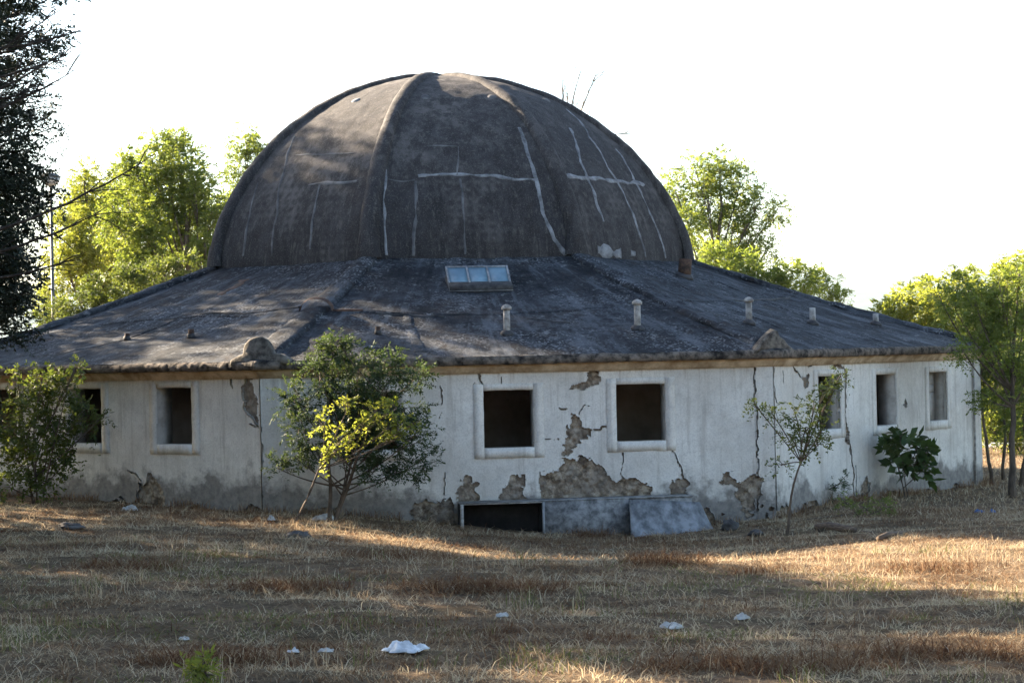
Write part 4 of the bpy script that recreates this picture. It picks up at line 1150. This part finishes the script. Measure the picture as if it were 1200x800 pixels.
# lamp post
lp_ = at_depth(61, 300, 73.5)
lz = gz(lp_.x, lp_.y); ztopl = at_depth(61, 211, 73.5).z
LP = empty('lamp_post', 'slim grey lamp post with a milky bowl lamp behind the roof', 'lamp post', (lp_.x, lp_.y, lz))
m = MB(); m.tube([(0, 0, -.1), (0, 0, 1.2), (0, 0, 1.25), (0, 0, ztopl - lz)], [.10, .09, .065, .05], 12); m.build('post', MAT['lamp_post'], LP, True)
m = MB(); hh = ztopl - lz
m.tube([(0, 0, hh - .22), (0, 0, hh - .18), (0, 0, hh - .05), (0, 0, hh + .08)], [.08, .20, .33, .36], 16); m.build('lamp_bowl', MAT['lamp_white'], LP, True)
m = MB(); m.tube([(0, 0, hh + .08), (0, 0, hh + .12), (0, 0, hh + .22), (0, 0, hh + .28)], [.38, .38, .24, .04], 16); m.build('lamp_hood', MAT['lamp_post'], LP, True)

# ------------------------------------------------------------------ litter, stones, sticks
def crumple(name, u, v, wpx, hpx, mat, label, cat, seed):
    """a crumpled thin sheet lying on the ground; stones are closed lumps"""
    p = gpx(u, v); d = (p - CAMP).dot(FWD); w = wpx / CAM_F * d / 2; h = hpx / CAM_F * d
    stone = mat == 'rock'
    V = []; F = []
    if stone:
        n, m = 22, 12
        for j in range(m + 1):
            for i in range(n):
                a = 2 * math.pi * i / n; b = math.pi * j / m
                x, y, z = math.cos(a) * math.sin(b), math.sin(a) * math.sin(b), math.cos(b)
                q = .85 + .5 * nz(x * 1.3 + seed, y * 1.3, z * 1.3) + .22 * nz(x * 4 + seed, y * 4, z * 4)
                V.append((x * w * q, y * w * .6 * q, max(-.05, z * h * .5 * q + h * .38)))
        for j in range(m):
            for i in range(n): F.append((j * n + i, (j + 1) * n + i, (j + 1) * n + (i + 1) % n, j * n + (i + 1) % n))
    else:
        n, m = 34, 12
        def rg(x, y, f, sd): return 1 - abs(nz(x * f + sd, y * f, seed)) * 2.2
        for lay in (0, 1):
            for j in range(m + 1):
                for i in range(n):
                    a = 2 * math.pi * i / n; rr = j / m
                    out = 1 + .55 * nz(math.cos(a) * 1.1 + seed, math.sin(a) * 1.1, 2) + .30 * nz(math.cos(a) * 3 + seed, math.sin(a) * 3, 7)
                    x, y = math.cos(a) * rr * out, math.sin(a) * rr * out
                    zz = (.12 + .6 * max(0, .5 + 1.1 * nz(x * 1.7 + seed * 2.3, y * 1.7, 4)) + .55 * rg(x, y, 2.4, 5) * .6 + .18 * rg(x, y, 6, 9)) * (1 - .8 * rr ** 4)
                    V.append((x * w, y * w * .75, max(-.005, h * .8 * zz) + .012 - lay * .006))
        o = (m + 1) * n
        for j in range(m):
            for i in range(n):
                f = (j * n + i, (j + 1) * n + i, (j + 1) * n + (i + 1) % n, j * n + (i + 1) % n); F.append(f); F.append(tuple(k + o for k in f[::-1]))
        for i in range(n): a = m * n + i; b = m * n + (i + 1) % n; F.append((a, a + o, b + o, b))
    ob = mk(name, V, F, MAT[mat]); ob.location = p; ob.rotation_euler = (0, 0, .4 * math.sin(seed)); return tag(ob, label, cat)
crumple('plastic_bag', 476, 764, 50, 15, 'plastic', 'large crumpled white plastic bag in the foreground grass', 'bag', 3)
crumple('plastic_bag', 786, 737, 26, 9, 'paper', 'flattened white plastic bag in the grass below the metal sheet', 'bag', 5)
crumple('plastic_bag', 869, 726, 20, 8, 'paper', 'small torn white plastic bag in the grass right of the flattened one', 'bag', 8)
crumple('paper_scrap', 345, 765, 15, 6, 'plastic', 'tiny bluish white scrap left of the large plastic bag', 'litter', 11)
crumple('paper_scrap', 381, 764, 20, 5, 'paper', 'grey paper scrap close to the large plastic bag', 'litter', 14)
crumple('paper_scrap', 216, 750, 14, 5, 'paper', 'small cream paper scrap alone in the left foreground grass', 'litter', 17)
crumple('plastic_bag', 380, 610, 34, 9, 'paper', 'off-white cloth heap at the foot of the large dark shrub', 'litter', 20)
crumple('plastic_bag', 318, 610, 11, 7, 'paper', 'white scrap lying near the cracked building corner', 'litter', 23)
crumple('plastic_bag', 152, 597, 18, 8, 'paper', 'white scrap lying before the left wall', 'litter', 26)
crumple('paper_scrap', 588, 723, 16, 6, 'paper', 'pale paper scrap in the sunlit tuft', 'litter', 27)
crumple('blue_scrap', 1148, 601, 12, 5, 'blue', 'blue plastic scrap near the right-hand trees, larger piece', 'litter', 29)
crumple('blue_scrap', 1163, 601, 8, 5, 'blue', 'tiny blue plastic scrap near the right-hand trees', 'litter', 32)
crumple('blue_scrap', 878, 609, 14, 4, 'blue', 'flat blue scrap beside the rusty beam', 'litter', 35)
crumple('field_stone', 83, 620, 32, 10, 'rock', 'dark flat stone in the straw before the left wall', 'stone', 38)
crumple('field_stone', 349, 631, 40, 12, 'rock', 'dark flat stone in the straw below the leaning sapling', 'stone', 41)
crumple('rubble_stone', 855, 622, 22, 16, 'rock', 'dark rubble block by the metal sheet\'s right edge', 'stone', 44)
crumple('rubble_stone', 886, 628, 20, 9, 'rock', 'small dark rubble block below the rusty beam', 'stone', 47)
for i, (u1, v1, u2, v2, r, lab) in enumerate(((958, 622, 1002, 625, .09, 'dark weathered log lying right of the thin sapling'), (1030, 634, 1062, 626, .06, 'dark broken stick lying right of the weathered log'),
        (998, 624, 1048, 625, .02, 'thin pale pole lying along the weathered log'), (936, 612, 1010, 600, .025, 'bent grey branch lying at the foot of the right wall'))):
    a, b = gpx(u1, v1), gpx(u2, v2); a.z += r * .8; b.z += r * .8
    stick('fallen_stick', [a, a.lerp(b, .33) + Vector((0, .05, r * .5)), a.lerp(b, .66) + Vector((0, -.05, r * .2)), b], [r, r * .95, r * .9, r * .6], MAT['wood'], lab, 'stick')

# ------------------------------------------------------------------ dry grass
def grass(n, xr, yr, hfun, tfun, name, label_, lay=.35, wid=.007, seed=5, mask=None):
    rng = np.random.default_rng(seed)
    x = rng.uniform(*xr, n); y = rng.uniform(*yr, n)
    if mask is not None:
        k = mask(x, y, rng); x, y = x[k], y[k]
    z = np.array([gz(a, b) for a, b in zip(x, y)])
    h = hfun(x, y, rng); n = len(x)
    a = rng.uniform(0, 2 * math.pi, n); ln = np.clip(rng.normal(lay, .35, n), 0, 1.4)
    dx, dy = np.cos(a), np.sin(a); hz = np.cos(ln); hx = np.sin(ln)
    fa = rng.uniform(0, 2 * math.pi, n); wx, wy = np.cos(fa) * wid, np.sin(fa) * wid * .5
    b0 = np.stack([x, y, z - .01], -1)
    m_ = b0 + np.stack([dx * hx * .45 * h, dy * hx * .45 * h, hz * .6 * h], -1)
    t_ = b0 + np.stack([dx * (hx + .25) * h, dy * (hx + .25) * h, hz * h * .92], -1)
    W = np.stack([wx, wy, np.zeros(n)], -1)
    V = np.stack([b0 - W, b0 + W, m_ + W * .8, m_ - W * .8, t_], 1).reshape(-1, 3)
    i = np.arange(n)[:, None] * 5
    F = (i + np.array([0, 1, 2, 3]), i + np.array([3, 2, 4]))
    T = np.repeat(np.clip(tfun(x, y, rng), 0, 1), 5)
    o = mk(name, V, F, MAT['grass'], tint=T); o['kind'] = 'stuff'; o['label'] = label_; o['category'] = 'grass'
    return o
def outside(x, y, margin=.05):
    r = np.zeros(len(x), bool)
    for k in range(8):
        A, d, n, L = face_frame(k); r |= ((x - A.x) * n.x + (y - A.y) * n.y) > margin
    # keep clear of the hatch
    t = (x - A0.x) * d0.x + (y - A0.y) * d0.y; o = (x - A0.x) * n0.x + (y - A0.y) * n0.y
    r &= ~((t > t0 - .1) & (t < t3 + .15) & (o < .72))
    return r
def infield(x, y, pad=1.0):
    d = y + CAM_D; c = d * .033
    return (abs(x - c) < d * .26 + pad)
def nA(x, y, s, sd): return noise_grid(x + 50, y + 70, s, sd)
def tint_f(x, y, rng):
    g_ = nA(x, y * 1.6, .45, 3) + .25 * nA(x, y, 2.0, 4)
    patch = .55 * (nA(x * .6, y * 1.8, .9, 6) - .5) + .55 * (nA(x * .7, y * 1.5, 2.6, 36) - .5)
    base = np.clip(rng.normal(.43, .16, len(x)) + patch, 0, .74)
    green = (g_ > .80) & (y < -21) & (rng.random(len(x)) < .32)
    return np.where(green, rng.uniform(.80, 1.0, len(x)), base)
mk_ = lambda x, y, rng: outside(x, y) & infield(x, y) & (rng.random(len(x)) < np.clip(.12 + 2.6 * (.5 * nA(x * .7, y * 1.5, 1.3, 15) + .5 * nA(x, y * 1.3, 3.6, 16) - .36), .08, 1))
grass(380000, (-12, 15), (-37.5, -12), lambda x, y, r: r.uniform(.025, .085, len(x)) * (.6 + .9 * nA(x, y, .8, 8)), tint_f, 'dry_grass', 'short dry straw-coloured grass covering the yard', .85, .006, 5, mk_)
grass(220000, (-12, 15), (-37.5, -12), lambda x, y, r: r.uniform(.08, .30, len(x)), tint_f, 'straw_litter', 'flattened straw strewn over the yard', 1.36, .0055, 6, lambda x, y, r: outside(x, y) & infield(x, y) & (nA(x * .6, y * 1.4, 1.1, 35) + .3 * r.random(len(x)) > .5))
grass(40000, (-12, 15), (-37.5, -21), lambda x, y, r: r.uniform(.08, .26, len(x)) * (.5 + nA(x, y, .7, 18)), lambda x, y, r: np.where(r.random(len(x)) < .6 * (nA(x, y, .5, 3) > .5), r.uniform(.78, .95, len(x)), r.uniform(.3, .72, len(x))), 'tall_grass', 'thin taller grass tufts standing in patches over the yard', .3, .005, 7,
      lambda x, y, r: outside(x, y) & infield(x, y) & (nA(x, y, .8, 18) > .60) & (nA(x, y, 3.5, 19) > .5))
grass(22000, (-12, 15), (-22, -15), lambda x, y, r: r.uniform(.05, .17, len(x)), lambda x, y, r: r.uniform(.15, .66, len(x)), 'dead_stalks', 'stiff reddish dead stalks along the sunlit strip', .35, .006, 8,
      lambda x, y, r: outside(x, y) & infield(x, y) & (nA(x, y * 2, .9, 28) > .55) & (nA(x, y, 4, 29) > .5))
grass(40000, (8, 26), (-14, 20), lambda x, y, r: r.uniform(.06, .20, len(x)), lambda x, y, r: r.uniform(.2, .7, len(x)), 'dry_grass', 'dry grass under the trees at the right corner', .8, .009, 9, lambda x, y, r: outside(x, y) & infield(x, y))

HEAPS = [(gpx(u, v), a, b) for (u, v, a, b) in ((780, 660, .75, .35), (905, 671, .6, .3), (560, 688, 1.3, .4), (470, 655, 1.2, .35), (330, 690, 1.0, .35), (150, 668, .9, .35), (1090, 668, .7, .3), (240, 775, .8, .3), (690, 628, .5, .3), (900, 785, 1.4, .35), (1100, 770, 1.2, .3))]
def heap_mask(x, y, r):
    k = np.zeros(len(x), bool)
    for p, a, b in HEAPS: k |= (((x - p.x) / a) ** 2 + ((y - p.y) / b) ** 2) < r.random(len(x)) * 1.4
    return k & outside(x, y)
grass(520000, (-8, 10), (-37, -14), lambda x, y, r: r.uniform(.10, .36, len(x)), lambda x, y, r: np.clip(r.normal(.14, .12, len(x)), 0, .6), 'cut_brush', 'reddish cut brush lying in low heaps about the yard', .95, .006, 13, heap_mask)
def wall_band(x, y, r):
    k = outside(x, y, .02) & infield(x, y); near = np.zeros(len(x), bool)
    for kk in (-1, 0, 1):
        A, d, n, L = face_frame(kk); o = (x - A.x) * n.x + (y - A.y) * n.y; t = (x - A.x) * d.x + (y - A.y) * d.y
        near |= (o > 0) & (o < .5 * r.random(len(x))) & (t > -.5) & (t < L + .5)
    return k & near & (nA(x, y, 1.5, 51) > .42)
grass(260000, (-14, 15), (-16, -3), lambda x, y, r: r.uniform(.05, .30, len(x)), lambda x, y, r: np.clip(r.normal(.22, .14, len(x)), 0, .6), 'wall_weeds', 'dead dark weeds along the foot of the walls', .4, .006, 12, wall_band)

# ------------------------------------------------------------------ haze over the valley
mb = MB(); mb.box((0, 4500, 165), (9700, 0, 0), (0, 4700, 0), (0, 0, 200))
th = NT('valley_haze'); pv = th.n('ShaderNodeVolumePrincipled'); pv.inputs['Color'].default_value = (.60, .80, 1, 1); pv.inputs['Density'].default_value = HAZE; pv.inputs['Anisotropy'].default_value = .2
th.l(pv.outputs[0], th.out.inputs['Volume'])
hz = mb.build('haze', th.m); hz['kind'] = 'stuff'; hz['label'] = 'pale bluish haze hanging over the valley'
